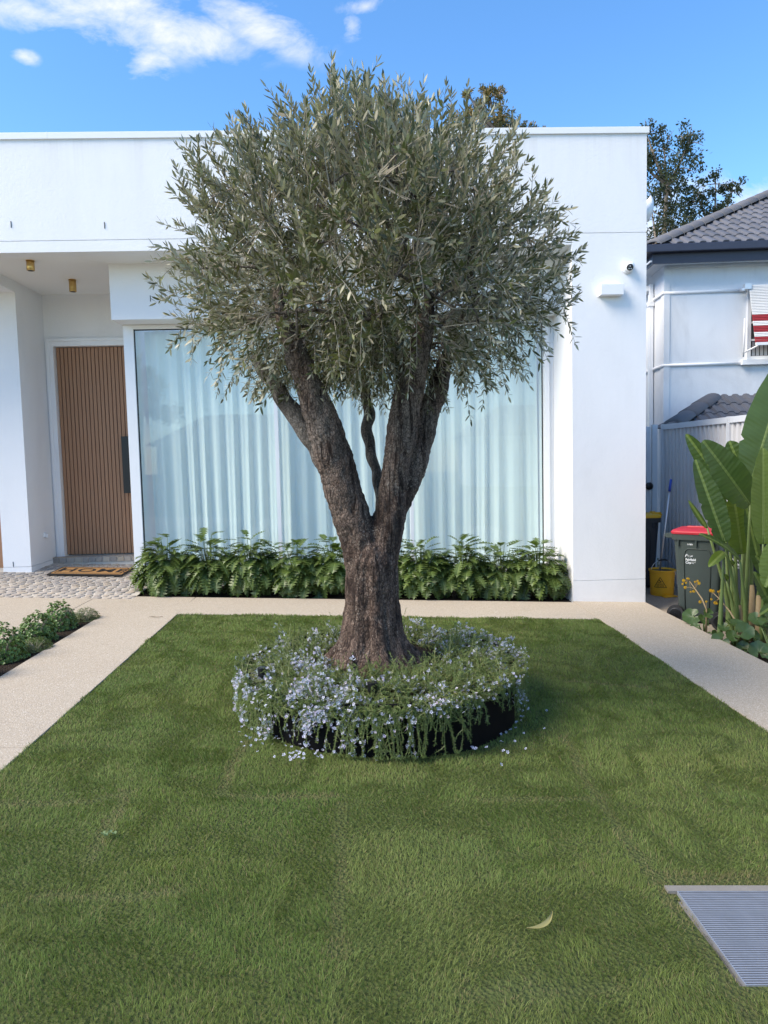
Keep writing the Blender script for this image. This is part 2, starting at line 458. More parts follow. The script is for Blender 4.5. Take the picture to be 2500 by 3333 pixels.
def wood_mat(name, a, b):
    t = MT(name)
    g = t.noise(t.pos((30, 30, 1.2)), 3.0, 6, 0.6, 0.4)
    rd = t.n('ShaderNodeObjectInfo').outputs['Random']
    c = t.mix(g, a, b)
    c = t.mix(t.math('MULTIPLY', rd, 0.25), c, tuple(x*0.75 for x in b))
    return t.end(t.bsdf(c, 0.5, 0, 0.35, t.bump(g, 0.2, 0.002)))
M_wood = wood_mat('door_timber', (0.27, 0.135, 0.072), (0.42, 0.235, 0.135))
M_doorback = simple('door_groove', (0.06, 0.032, 0.022), 0.7)

def stone_mat(name, pal, bump=0.6):
    t = MT(name)
    rd = t.n('ShaderNodeObjectInfo').outputs['Random']
    isl = t.n('ShaderNodeNewGeometry').outputs['Random Per Island']
    f = t.math('FRACT', t.math('ADD', t.math('MULTIPLY', rd, 7.31), isl))
    c = t.ramp(f, [(i/(len(pal)-1), q) for i, q in enumerate(pal)])
    n = t.noise(t.pos(), 26, 5, 0.65)
    c = t.mix(t.math('MULTIPLY', n, 0.6), c, (0.50, 0.44, 0.38))
    return t.end(t.bsdf(c, 0.8, 0, 0.3, t.bump(t.noise(t.pos(), 60, 4, 0.65), bump, 0.006)))
M_cob = stone_mat('porphyry_cobble', [(0.30, 0.265, 0.235), (0.22, 0.205, 0.195), (0.37, 0.30, 0.215), (0.28, 0.26, 0.245), (0.42, 0.365, 0.29), (0.25, 0.21, 0.185)], 0.2)
M_grout = simple('pale_grout', (0.56, 0.52, 0.46), 0.9, vary=0.12, vs=25, bump=0.4, bs=200)
M_tile = stone_mat('slate_grey_tile', [(0.085, 0.088, 0.105), (0.11, 0.112, 0.125), (0.075, 0.078, 0.095), (0.13, 0.13, 0.14)], 0.3)

def tile_mat():
    t = MT('grey_roof_tile')
    rd = t.n('ShaderNodeObjectInfo').outputs['Random']
    c = t.mix(rd, (0.075, 0.078, 0.092), (0.125, 0.125, 0.138))
    n = t.noise(t.pos(), 14, 5, 0.7)
    c = t.mix(t.math('MULTIPLY', n, 0.5), c, (0.17, 0.17, 0.18))
    return t.end(t.bsdf(c, 0.62, 0, 0.4, t.bump(t.noise(t.pos(), 90, 3), 0.3, 0.004)))
M_rtile = tile_mat()

def glass_mat(name, tint, refl=1.0):
    t = MT(name)
    fr = t.n('ShaderNodeFresnel', {'IOR': 1.52}).outputs[0]
    f = t.math('MULTIPLY_ADD', fr, 0.85*refl, 0.012, clamp=True)
    f = t.math('MULTIPLY', f, t.math('SUBTRACT', 1.0, t.n('ShaderNodeNewGeometry').outputs['Backfacing']))
    wav = t.bump(t.noise(t.pos(), 1.4, 2), 0.03, 0.02)
    gl = t.n('ShaderNodeBsdfGlossy', {'Color': (0.92, 0.98, 1.0), 'Roughness': 0.0, 'Normal': wav}).outputs[0]
    tr = t.n('ShaderNodeBsdfTransparent', {'Color': tint}).outputs[0]
    return t.end(t.n('ShaderNodeMixShader', {0: f, 1: tr, 2: gl}).outputs[0])
M_glass = glass_mat('window_glass', (0.935, 0.98, 0.972))
def curtain_mat():
    t = MT('sheer_curtain')
    weave = t.noise(t.pos((220, 220, 60)), 1.0, 2)
    c = t.mix(weave, (0.90, 0.90, 0.87), (0.95, 0.95, 0.92))
    d = t.bsdf(c, 0.9, 0, 0.1)
    tr = t.n('ShaderNodeBsdfTranslucent', {'Color': (0.96, 0.97, 0.97)}).outputs[0]
    return t.end(t.n('ShaderNodeMixShader', {0: 0.22, 1: d, 2: tr}).outputs[0])
M_curtain = curtain_mat()
# ================================================================== SETTING
def sheet(name, x0, x1, y0, y1, nx, ny, zf, mat, hole=None, **tg):
    xs = np.linspace(x0, x1, nx+1); ys = np.linspace(y0, y1, ny+1)
    m = MB(); m.v = [(float(x), float(y), float(zf(x, y))) for y in ys for x in xs]
    for j in range(ny):
        for i in range(nx):
            cx, cy = (xs[i]+xs[i+1])/2, (ys[j]+ys[j+1])/2
            if hole and hole(cx, cy): continue
            a = j*(nx+1)+i; m.f.append((a, a+1, a+nx+2, a+nx+1)); m.m.append(0)
    return m.obj(name, mat, None, True, kind='structure', **tg)

M_earth = soil_mat('bare_earth', (0.05, 0.045, 0.03), (0.10, 0.085, 0.05))
M_verge = simple('verge_turf', (0.06, 0.09, 0.03), 0.9, vary=0.4, vs=2, bump=0.6, bs=60, bd=0.02)
sheet('ground', -150, 150, -120, 260, 60, 76, lambda x, y: float(gz(x))-0.5, M_earth)

def slab(poly, dz=0.0, th=0.14, name='path', mat=None):
    m = MB(); m.prism(poly, lambda x, y: float(gz(x))+dz-th, lambda x, y: float(gz(x))+dz)
    return m.obj(name, mat or M_conc, None, False, 0.004, kind='structure')
def subdiv_poly(x0, x1, y0, y1, n=1):
    return [(x0, y0), (x1, y0), (x1, y1), (x0, y1)]
J = 0.003
slab([(-2.12+J, 7.90), (2.66-J, 7.90), (2.66-J, 8.86), (-2.12+J, 8.86)])
slab([(2.66, 4.6), (3.605, 4.6), (3.605, 8.93), (2.66+J, 8.93), (2.66+J, 7.90)])
slab([(2.66, 0.2), (3.605, 0.2), (3.605, 4.6-J*2), (2.66, 4.6-J*2)])
slab([(-2.88, 4.2), (-2.04, 4.2), (-2.10, 7.90), (-2.12-J, 8.86), (-2.86, 8.86), (-2.86, 8.70), (-3.32+J, 8.70), (-3.32+J, 7.98), (-2.89, 7.79)])
slab([(-2.86, -1.0), (-2.0, -1.0), (-2.04, 4.2-2*J), (-2.88, 4.2-2*J)])
slab([(-9.0, 6.0), (-3.42, 6.0), (-3.32-J, 7.98), (-3.32-J, 8.70), (-9.0, 8.70)])
slab([(-9.0, -1.0), (-3.42, -1.0), (-3.42, 6.0-2*J), (-9.0, 6.0-2*J)])
# dark filler under the joints and the planted strips
sheet('garden_bed', -3.46, -2.84, -1.0, 8.02, 4, 60, lambda x, y: float(gz(x))-0.035+0.02*float(vn(x, y, .18)), M_soil)
sheet('garden_bed', -2.95, 2.66, 8.80, 9.86, 40, 10, lambda x, y: float(gz(x))-0.03+0.02*float(vn(x, y, .2)), M_soil)
sheet('garden_bed', 3.60, 4.75, 0.5, 7.25, 10, 60, lambda x, y: -0.27+0.05*float(vn(x, y, .3)), M_soil)
# lower concrete of the side passage
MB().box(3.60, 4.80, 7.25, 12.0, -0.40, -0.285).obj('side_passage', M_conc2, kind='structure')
# street side, seen only in the window glass
sheet('verge', -60, 60, -9, -1.0, 12, 4, lambda x, y: float(gz(x))-0.02, M_verge)
M_asph = simple('asphalt', (0.05, 0.05, 0.052), 0.9, vary=0.2, vs=5, bump=0.4, bs=150)
sheet('road', -120, 120, -17, -9, 12, 2, lambda x, y: float(gz(x))-0.12, M_asph)
sheet('far_verge', -120, 120, -60, -17, 12, 4, lambda x, y: float(gz(x))-0.02, M_verge)

def lawn_z(x, y):
    return gz(x)-0.006+0.030*(vn(x, y, 0.55)-0.5)+0.012*(vn(x, y, 0.16, 1)-0.5)
lawn = sheet('lawn', -2.13, 2.67, -1.0, 7.90, 60, 110, lambda x, y: float(lawn_z(x, y)) if 1.2 < y < 7.8 and -2.0 < x < 2.6 else float(gz(x))-0.01, M_lawnsoil,
             hole=lambda x, y: 1.25 < x < 2.30 and 2.235 < y < 2.76)

# ---------------------------------------------------------------- porch paving with cobbles
def pz(x, y): return float(gz(x))+0.04*(y-8.75)
porch = sheet('porch_paving', -7.0, -2.86, 8.705, 11.3, 20, 16, lambda x, y: pz(x, y)-0.006, M_grout)
def cobble_mesh(name, k):
    q = random.Random(k); m = MB()
    n = 8; base = []
    for i in range(n):
        a = 2*math.pi*i/n+math.pi/8
        r = min(.5/max(abs(math.cos(a)), abs(math.sin(a))), .60)*q.uniform(0.93, 1.0)
        base.append((math.cos(a)*r, math.sin(a)*r))
    vs = [(x, y, -1) for x, y in base]+[(x, y, .35) for x, y in base]+[(x*.9, y*.9, 1+q.uniform(-.1, .1)) for x, y in base]
    fs = [(i, (i+1)%n, n+(i+1)%n, n+i) for i in range(n)]+[(n+i, n+(i+1)%n, 2*n+(i+1)%n, 2*n+i) for i in range(n)]+[tuple(range(2*n, 3*n))]
    m.add(vs, fs); return m.mesh(name, M_cob)
cob_me = [cobble_mesh('cobble', k) for k in range(6)]
cob = []
row = 0; yv = 8.755
while yv < 10.93:
    xx = -6.9+0.06*(row % 2)
    while xx < -2.95:
        w = rnd.uniform(0.085, 0.125)
        if not (xx+w/2 < -4.74 and yv > 10.2): cob.append((xx+w/2, yv+rnd.uniform(-.006, .006), w))
        xx += w+0.011
    yv += 0.102; row += 1
cob.sort(key=lambda c: (0 if (c[0] > -0.56*c[1]) else 1, c[1]))
stuffm = MB()
for i, (cx, cy, w) in enumerate(cob):
    mw = Matrix.Translation((cx, cy, pz(cx, cy)-0.004+rnd.uniform(-.002, .003)))@Matrix.Rotation(rnd.uniform(-.08, .08), 4, 'Z')@Matrix.Diagonal((w, 0.094, 0.006, 1))
    me = cob_me[i % 6]
    if i < 300: link('cobble', me, porch, mw=mw)
    else: stuffm.add([mw@v.co for v in me.vertices], [tuple(p.vertices) for p in me.polygons])
stuffm.obj('cobbles', M_cob, porch, kind='stuff')

# ================================================================== HOUSE
house = empty('white_house', (0, 9, 0), label='modern single storey white rendered house with flat parapet, recessed porch and tall curtained window', category='house')
def hp(name, m, mat, bevel=0, parent=None, **tg):
    """part of the house built in world coordinates"""
    o = m.obj(name, mat, parent or house, bevel=bevel, **tg)
    if parent is None: o.location = (0, -9, 0)
    return o
F = 8.92
# parapet band, lower band and pier: separate faces with real 8 mm joints between them
hp('wall', MB().box(-9, 3.60, F, F+.03, 4.490, 5.68), M_wall)
hp('wall', MB().box(-9, 2.656, F, F+.03, 4.350, 4.481), M_wall)
hp('pier', MB().box(2.663, 3.60, F, F+.03, 0.152, 4.481), M_wall)
hp('plinth', MB().box(2.663, 3.60, F-.002, F+.03, -0.45, 0.146), M_wall)
hp('wall', MB().box(-9, 3.598, F+.012, F+.20, 4.352, 5.68), M_wall)
hp('pier', MB().box(2.665, 3.598, F+.012, 9.80, -0.45, 4.352).box(2.532, 3.598, 9.80, 10.1, -0.45, 4.352), M_wall)
hp('side_wall', MB().box(3.3, 3.598, 10.1, 19, -0.45, 5.68), M_wall)
hp('coping', MB().box(-9, 3.625, F-.022, F+.26, 5.665, 5.742), M_white, 0.004)
hp('coping_joint', MB().box(-3.66, -3.652, F-.024, F+.2, 5.667, 5.744), M_white)
# flat roof and ceiling, with a made-up opening added to brighten the curtain
hp('roof', MB().box(-9, 3.3, F+.2, 10.35, 5.2, 5.3).box(-9, -3.0, 10.35, 19, 5.2, 5.3).box(2.5, 3.3, 10.35, 19, 5.2, 5.3).box(-3.0, 2.5, 14.3, 19, 5.2, 5.3), M_wall)
hp('ceiling', MB().box(-9, 3.598, F+.2, 10.35, 4.353, 4.50).box(-9, -3.0, 10.35, 19, 4.353, 4.50).box(2.5, 3.598, 10.35, 19, 4.353, 4.50).box(-3.0, 2.5, 14.3, 19, 4.353, 4.50), M_ceil)
hp('bulkhead', MB().box(-3.20, 2.665, 9.48, 10.0, 3.645, 4.353), M_wall)
hp('wall', MB().box(-3.17, -3.035, 9.96, 11.3, 0, 4.353), M_wall)
hp('door_wall', MB().box(-4.9, -4.745, 11.1, 11.4, 0, 4.353).box(-4.745, -3.17, 11.1, 11.4, 3.70, 4.353), M_wall)
hp('column', MB().box(-5.165, -4.77, 10.25, 11.1, 0.345, 4.2).box(-5.165, -4.77, 10.25, 11.1, 4.2, 4.353), M_wall)
hp('plinth', MB().box(-5.167, -4.768, 10.248, 11.1, 0.10, 0.340), M_wall)
hp('beam', MB().box(-5.165, -4.77, F+.2, 10.25, 4.2, 4.353), M_wall)
hp('wall', MB().box(-9, -5.165, 10.5, 10.7, 3.45, 4.353), M_wall)
hp('wall', MB().box(-9.3, -9, F, 19, -.4, 5.68), M_wall)
garage = hp('garage_door', MB().box(-9, -5.17, 10.56, 10.6, 0.1, 3.45), M_doorback)
for i in range(22):
    MB().box(-5.235-i*.125, -5.18-i*.125, 10.54, 10.559, 0.24, 3.45).obj('slat', M_wood, garage)
# small wire stubs left in the render
for x, y, z in ((-4.147, F, 4.645), (-3.034, F, 4.62), (-2.685, 9.48, 3.87)):
    hp('wire_stub', MB().tube([(x, y-.003, z), (x+.002, y-.004, z+.035), (x, y-.003, z+.075)], .0045, 5), M_rubber)
hp('wire_stub', MB().tube([(-5.023, 10.247, .35), (-5.022, 10.246, .42)], .0045, 5), M_rubber)
# architrave
hp('architrave', MB().box(-4.745, -4.64, 11.085, 11.25, 0.36, 3.70).box(-4.64, -3.17, 11.085, 11.25, 3.585, 3.70)
   .box(-4.745, -4.70, 11.07, 11.085, 0.36, 3.70).box(-4.70, -3.17, 11.07, 11.085, 3.655, 3.70), M_white, 0.004)
# front door: 24 vertical timber slats over a dark board
door = hp('front_door', MB().box(-4.638, -3.33, 11.20, 11.25, 0.385, 3.583), M_doorback)
xx = -4.634
sl = MB().box(0, .0475, 11.182, 11.199, 0.389, 3.578).mesh('slat', M_wood)
while xx < -3.38:
    link('slat', sl, door, loc=(xx, 0, 0)); xx += 0.0585
MB().box(-3.69, -3.585, 11.10, 11.125, 1.33, 2.205).box(-3.65, -3.63, 11.125, 11.182, 1.45, 1.50).box(-3.65, -3.63, 11.125, 11.182, 2.05, 2.10).obj('handle', M_black, door, bevel=0.002)
# porch step faced with little stones
step = hp('step', MB().box(-4.77, -3.17, 10.965, 11.3, 0.1, 0.366), M_grout)
xx = -4.765
while xx < -3.2:
    w = rnd.uniform(.09, .115)
    MB().box(xx, xx+w, 10.950, 10.967, 0.290+.002, 0.362).obj('stone', M_cob, step, bevel=0.005)
    xx += w+.009
xx = -4.77
while xx < -3.2:
    w = rnd.uniform(.14, .19)
    MB().box(xx, xx+w, 10.955, 11.055, 0.364, 0.374).obj('stone', M_cob, step, bevel=0.004)
    MB().box(xx+.03, xx+w+.03, 11.062, 11.165, 0.364, 0.373).obj('stone', M_cob, step, bevel=0.004)
    xx += w+.009
# window: posts, head, mullions, panes
win = hp('window', MB().box(-3.17, -3.035, 9.83, 9.958, 0.0, 3.642).box(-3.035, 2.53, 9.83, 9.958, 3.585, 3.642)
         .box(-3.035, 2.53, 9.80, 9.958, 0.0, 0.22), M_white, 0.003)
MB().box(2.53, 2.664, 9.79, 9.958, 0.0, 3.642).box(2.53, 2.60, 9.76, 9.79, 0.0, 3.642).obj('jamb', M_white, win, bevel=0.003)
for x0 in (-1.178, 0.655):
    MB().box(x0, x0+.05, 9.80, 9.93, 0.22, 3.585).obj('mullion', M_white, win, bevel=0.003)
for a, b in ((-3.035, -1.178), (-1.133, 0.655), (0.70, 2.53)):
    MB().box(a, b, 9.86, 9.872, 0.22, 3.585).obj('pane', M_glass, win)
MB().box(-3.035, -3.023, 9.853, 9.879, 0.22, 3.585).box(2.518, 2.53, 9.853, 9.879, 0.22, 3.585).box(-3.035, 2.53, 9.853, 9.879, 3.572, 3.585).obj('gasket', M_black, win)
# the room behind the curtain
hp('room', MB().box(-3.034, 2.53, 14.3, 14.4, 0, 4.35).box(-3.17, 3.3, 9.96, 14.3, 0.10, 0.19).box(-3.034, -2.99, 11.3, 14.3, 0, 4.35)
   .box(2.532, 2.66, 10.1, 11.6, 0, 4.35), M_ceil)

# sheer curtain, real folds
xs = np.linspace(-2.97, 2.50, 1100)
ph = np.cumsum(0.020+0.022*vn(xs, xs*0, .45)+0.006*vn(xs, xs*0, .06, 1))*4.3
prof = 10.09+0.027*np.sin(ph+.5*np.sin(ph))+0.006*np.sin(ph*2.3+1)+0.03*(vn(xs, xs*0+9, .3)-.5)
zs = np.linspace(0.20, 3.60, 12)
vs, fc = [], []
for j, z in enumerate(zs):
    k = (z-0.2)/3.4
    for i, x in enumerate(xs):
        sway = 0.05*math.sin(x*2.1+1.3)*(1-k)
        vs.append((x+sway*.6, prof[i]*1.0+(prof[i]-10.09)*0.5*(1-k), z))
n = len(xs)
for j in range(len(zs)-1):
    for i in range(n-1): fc.append((j*n+i, j*n+i+1, (j+1)*n+i+1, (j+1)*n+i))
m = MB(); m.v, m.f, m.m = vs, fc, [0]*len(fc)
m.obj('curtain', M_curtain, None, True, label='long white sheer curtain in soft folds behind the tall window glass', category='curtain')

# ceiling lights
for i, (x, y, lab) in enumerate(((-4.10, 9.27, 'stubby brass cylinder light on the porch ceiling nearest the garage side'),
                    (-3.96, 10.227, 'brass cylinder light hanging lowest on the porch ceiling in front of the timber door'),
                    (-2.171, 9.31, 'brass cylinder light in front of the bulkhead, half hidden by olive leaves'))):
    h = 0.125 if i != 1 else 0.165
    t = empty('ceiling_light', (x, y, 4.353), label=lab, category='light', group='brass ceiling lights of the porch')
    MB().lathe([(.044, -h), (.048, -h+.004), (.048, -.006)], 28).obj('lamp_body', M_brass, t, True)
    MB().lathe([(.052, -.006), (.052, 0)], 28).obj('base', M_brass, t)
    MB().lathe([(.036, -h-.0015), (.036, -h+.0005)], 20).obj('lens', M_dark, t)
# wall light box and camera on the pier
t = empty('wall_light', (3.135, F, 3.776), label='white rectangular up and down wall light box on the right hand pier', category='light')
MB().box(-.143, .143, -.11, -.004, -.066, .064).obj('lamp_body', M_white, t, bevel=0.004)
MB().box(-.155, .12, -.004, .0, -.075, .06).obj('base', M_white, t)
MB().box(-.12, .12, -.095, -.02, -.0675, -.0655).obj('diffuser', M_ceil, t)
t = empty('security_camera', (3.36, F, 4.052), label='round white security camera with black eye on the pier above the wall light', category='camera')
MB().lathe([(.072, 0), (.072, .018), (.062, .03)], 28).obj('base', M_white, t, True).rotation_euler = (R(90), 0, 0)
b = bmesh.new(); bmesh.ops.create_uvsphere(b, u_segments=28, v_segments=16, radius=.062)
me = bpy.data.meshes.new('dome'); b.to_mesh(me); b.free(); me.materials.append(M_white); me.polygons.foreach_set('use_smooth', [True]*len(me.polygons))
link('dome', me, t, loc=(.006, -.055, .006))
ey = MB().lathe([(.040, 0), (.040, .014), (.036, .018)], 24).obj('lens', M_black, t, True)
ey.location = (-.004, -.095, -.012); ey.rotation_euler = (R(98), 0, R(-14))
for dx in (-.014, .012):
    e2 = MB().lathe([(.007, 0), (.007, .004)], 12).obj('sensor', M_alu, t)
    e2.location = (dx-.008, -.115, -.034); e2.rotation_euler = (R(98), 0, R(-14))
# satellite dish mounted round the corner
t = empty('satellite_dish', (3.65, 9.55, 4.85), label='white curved dish poking out past the upper side edge of the white house', category='dish')
m = MB(); N = 9
vs = []
for i in range(N):
    for j in range(N):
        u, v = i/(N-1)*2-1, j/(N-1)*2-1
        vs.append((.20+.17*u, .05+.10*(u*u+v*v)+.03*u, .12+.14*v+.10*u*u+.04*u))
m.add(vs, [(i*N+j, i*N+j+1, (i+1)*N+j+1, (i+1)*N+j) for i in range(N-1) for j in range(N-1)])
o = m.obj('reflector', M_white, t, True); sm = o.modifiers.new('s', 'SOLIDIFY'); sm.thickness = .008
MB().tube([(0, .1, -.05), (.2, .12, -.02), (.2, .1, .1)], .014, 8).obj('bracket', M_white, t)
# tap fitting low on the porch wall
t = empty('outdoor_socket', (-4.77, 10.73, .753), label='small white fitting low on the porch side wall beside the door', category='socket')
MB().box(0, .028, -.05, .05, -.035, .035).obj('plate', M_white, t, bevel=.006)
MB().box(.028, .055, -.03, .03, -.045, .01).obj('cover', M_white, t, bevel=.006)

# doormat
def text_mesh(body, size, extrude, mat, name='lettering', bold=0.0, align='CENTER', space=1.0):
    c = bpy.data.curves.new('t', 'FONT'); c.body = body; c.size = size; c.extrude = extrude; c.align_x = align; c.align_y = 'CENTER'; c.offset = bold; c.space_character = space
    c.resolution_u = 3
    o = bpy.data.objects.new('t', c); COL.objects.link(o)
    dg = bpy.context.evaluated_depsgraph_get(); me = bpy.data.meshes.new_from_object(o.evaluated_get(dg)); me.name = name
    bpy.data.objects.remove(o); bpy.data.curves.remove(c)
    me.materials.clear(); me.materials.append(mat); return me
mz = pz(-3.95, 10.24)
t = empty('doormat', (-3.92, 10.24, mz+.008), label='brown coir doormat with black border reading HOME on the porch stones', category='doormat')
t.rotation_euler = (math.atan(.04), R(2.46), 0)
MB().box(-.52, .52, -.27, .27, 0, .022).obj('border', M_matblk, t, bevel=.006)
MB().box(-.48, .50, -.225, .245, .021, .026).obj('pile', M_straw, t)
m = MB()
for a, b, c, d in ((-.44, .46, -.19, -.18), (-.44, .46, .205, .215), (-.45, -.44, -.19, .215), (.46, .47, -.19, .215)): m.box(a, b, c, d, .0255, .0285)
m.obj('inner_border', M_matblk, t)
link('lettering', text_mesh('HOME', .34, .001, M_matblk, bold=.004, space=1.1), t, loc=(.03, 0, .0285), scale=(.95, 1.0, 1))
# ================================================================== SIDE PASSAGE
FX = 4.78
fence = empty('metal_fence', (FX, 0, -.3), label='tall pale grey ribbed metal fence along the side boundary', category='fence')
def fpart(name, m, mat, **k):
    o = m.obj(name, mat, fence, **k); o.location = (-FX, 0, .3); return o
def ribbed(y0, y1, z0, z1, x):
    m = MB(); ys = []; pit = 0.125
    y = y0; pr = []
    while y < y1-1e-6:
        pr += [(y, 0), (y+pit*.42, 0), (y+pit*.50, .030), (y+pit*.92, .030)]; y += pit
    pr = [(min(a, y1), b) for a, b in pr]+[(y1, 0)]
    vs = [(x+b, a, z) for z in (z0, z1) for a, b in pr]; n = len(pr)
    m.add(vs, [(i, i+1, n+i+1, n+i) for i in range(n-1)]); return m
posts = [11.15, 9.12, 6.75, 4.38, 2.0]
for i in range(len(posts)-1):
    a, b = posts[i+1], posts[i]
    fpart('panel', ribbed(a+.03, b-.03, -.24, 2.15, FX), M_fence)
    fpart('top_rail', MB().box(FX-.022, FX+.04, a+.032, b-.032, 2.12, 2.20), M_rail, bevel=.003)
    fpart('bottom_rail', MB().box(FX-.02, FX+.04, a+.032, b-.032, -.29, -.22), M_rail)
for y in posts:
    fpart('post', MB().box(FX-.030, FX+.05, y-.032, y-.003, -.3, 2.205).box(FX-.030, FX+.05, y+.003, y+.032, -.3, 2.205).box(FX-.02, FX+.045, y-.003, y+.003, -.3, 2.2), M_rail)
# gate
g = empty('side_gate', (4.2, 11.3, -.28), label='pale grey metal side gate with black round latch at the end of the passage', category='gate')
MB().box(-.58, -.52, -.02, .02, .02, 2.42).box(.36, .43, -.02, .02, .02, 2.46).box(-.52, .36, -.02, .02, 2.37, 2.42).box(-.52, .36, -.02, .02, .02, .08).obj('frame', M_rail, g, bevel=.003)
MB().box(.455, .54, -.03, .03, 0, 2.49).obj('post', M_rail, g, bevel=.003)
mm = ribbed(-.52, .36, .08, 2.37, 0); mm.v = [(y, x, z) for x, y, z in mm.v]
mm.obj('panel', M_fence, g)
MB().box(.30, .345, -.024, -.018, 1.35, 1.75).obj('latch_plate', M_black, g)
l = MB().lathe([(.05, 0), (.06, .02), (.06, .045), (.035, .06)], 18).obj('latch', M_black, g, True); l.location = (.40, -.02, 1.51); l.rotation_euler = (R(90), 0, 0)

# ---------------------------------------------------------------- wheelie bins
def rrect(w, d, r, n=4):
    pts = []
    for cx, cy, a0 in ((w/2-r, d/2-r, 0), (-w/2+r, d/2-r, 90), (-w/2+r, -d/2+r, 180), (w/2-r, -d/2+r, 270)):
        for i in range(n+1):
            a = R(a0+90*i/n); pts.append((cx+r*math.cos(a), cy+r*math.sin(a)))
    return pts
def loft(sections, closed_bottom=True, closed_top=False):
    m = MB(); n = len(sections[0][0])
    vs = [(x, y, z) for pts, z in sections for x, y in pts]
    fs = [(i*n+k, i*n+(k+1)%n, (i+1)*n+(k+1)%n, (i+1)*n+k) for i in range(len(sections)-1) for k in range(n)]
    if closed_bottom: fs.append(tuple(range(n-1, -1, -1)))
    if closed_top: fs.append(tuple((len(sections)-1)*n+k for k in range(n)))
    m.add(vs, fs); return m
def make_bin(loc, rz, body, lid, label, side_text=True, front_text=False, number=True):
    """local x = front (handle at -x, wheels at -x); y = width"""
    t = empty('wheelie_bin', loc, rz, label=label, category='wheelie bin', group='household wheelie bins')
    sec = []
    for k in range(9):
        f = k/8; sec.append((rrect(.44+.105*f, .40+.075*f, .05), .06+.86*f))
    sec.insert(0, (rrect(.40, .36, .05), .02))
    sec += [(rrect(.60, .53, .06), .922), (rrect(.605, .535, .06), .985), (rrect(.56, .49, .06), .99), (rrect(.55, .48, .06), .93)]
    loft(sec, True, True).obj('body', body, t, True).modifiers.new('e', 'EDGE_SPLIT').split_angle = R(35)
    # ribs under the rim and the raised outline of the label panel
    m = MB()
    for s in (-1, 1):
        for x in (-.22, -.02, .17, .225):
            MB().box(x, x+.012, min(s*.225, s*.262), max(s*.225, s*.262), .85, .925).obj('rim_rib', body, t)
    m = MB(); px = [(-.13, .80), (.12, .80), (.11, .15), (-.12, .15)]
    def yy_(z): return -(.20+.0375*((z-.06)/.86))-.003
    pts = [(x, yy_(z), z) for x, z in ((-.14, .15), (-.155, .74), (-.14, .80), (-.11, .825), (.10, .825), (.13, .80), (.145, .74), (.125, .15))]
    m.tube(pts, .006, 6); m.obj('panel_moulding', body, t, True)
    # lid
    L = loft([(rrect(.615, .55, .07), .985), (rrect(.62, .555, .07), 1.005), (rrect(.60, .535, .07), 1.020), (rrect(.56, .49, .07), 1.030), (rrect(.30, .22, .06), 1.040)], False, True)
    lo = L.obj('lid', lid, t, True); lo.modifiers.new('e', 'EDGE_SPLIT').split_angle = R(40)
    MB().box(.25, .36, -.10, .10, 1.0, 1.03).box(.20, .33, -.15, -.11, 1.02, 1.055).box(.245, .33, .11, .14, 1.005, 1.05).obj('handle', lid, lo, bevel=.008)
    MB().box(-.17, .05, -.03, .03, 1.032, 1.056).obj('rib', lid, lo, bevel=.008)
    # rear handle bar and hinge
    MB().tube([(-.36, -.24, .965), (-.36, .24, .965)], .014, 10).box(-.36, -.28, -.25, -.215, .94, .99).box(-.36, -.28, .215, .25, .94, .99).obj('rear_handle', body, t)
    MB().tube([(-.20, -.27, .10), (-.20, .27, .10)], .011, 8).obj('axle', M_black, t)
    for s in (-1, 1):
        w = MB().lathe([(.070, -.022), (.098, -.024), (.10, -.018), (.10, .018), (.098, .024), (.070, .022)], 28).obj('wheel', M_rubber, t, True)
        w.location = (-.235, s*.262, .10); w.rotation_euler = (R(90), 0, 0)
        w.modifiers.new('e', 'EDGE_SPLIT').split_angle = R(40)
        MB().lathe([(.062, -.027), (.070, -.024), (.070, .024), (.062, .027)], 24).lathe([(.02, -.034), (.02, .034)], 12).obj('hub', M_black, w)
    # lettering on the side
    tilt = math.atan(.0375/.86)
    def put(me, x, z):
        link('lettering', me, t, loc=(x, yy_(z)-.0015, z), rot=(R(90)+tilt, 0, 0))
    put(text_mesh('217870' if number else '213648', .021, .0004, M_print, bold=.0004), -.085, .872)
    put(text_mesh('Fairfield', .036, .0004, M_print, bold=.0007, align='LEFT'), -.135, .705)
    put(text_mesh('City', .036, .0004, M_print, bold=.0004, align='LEFT'), -.135, .672)
    put(text_mesh('Celebrating', .011, .0004, M_print, align='LEFT'), -.076, .679)
    put(text_mesh('diversity', .011, .0004, M_print, align='LEFT'), -.076, .666)
    lg = MB()     # the hill and bird strokes of the emblem
    for pts in (((-.12, .68), (-.10, .70), (-.085, .725), (-.06, .722), (-.052, .69)), ((-.115, .695), (-.095, .722), (-.078, .74), (-.06, .735)),
                ((-.04, .73), (-.033, .71), (-.036, .685)), ((-.015, .685), (.01, .70), (.035, .705), (.04, .725)), ((-.01, .70), (.012, .715), (.03, .715))):
        pts = [(-.10+(x+.04)*.55, .747+(z-.71)*.6) for x, z in pts]
        lg.tube([(x, yy_(z)-.001, z) for x, z in pts], [.001]+[.0026]*(len(pts)-2)+[.001], 5)
    lg.obj('emblem', M_print, t)
    if front_text:
        link('lettering', text_mesh('City', .075, .0005, M_print), t, loc=(.275, 0, .60), rot=(R(90), 0, R(90)))
    t.scale = (1, 1, 1.09)
    return t
make_bin((4.07, 8.37, -.285), R(-38), M_bin, M_red, 'dark green wheelie bin with bright red lid and white lettering at the house corner', number=True)
make_bin((4.39, 7.93, -.285), R(-38), M_bin2, M_red, 'dark wheelie bin mostly hidden behind the big paddle leaves', number=False)
b3 = make_bin((4.18, 10.72, -.285), R(-4), M_bin2, M_yellow, 'dark wheelie bin with yellow lid standing behind the mop bucket', number=False)

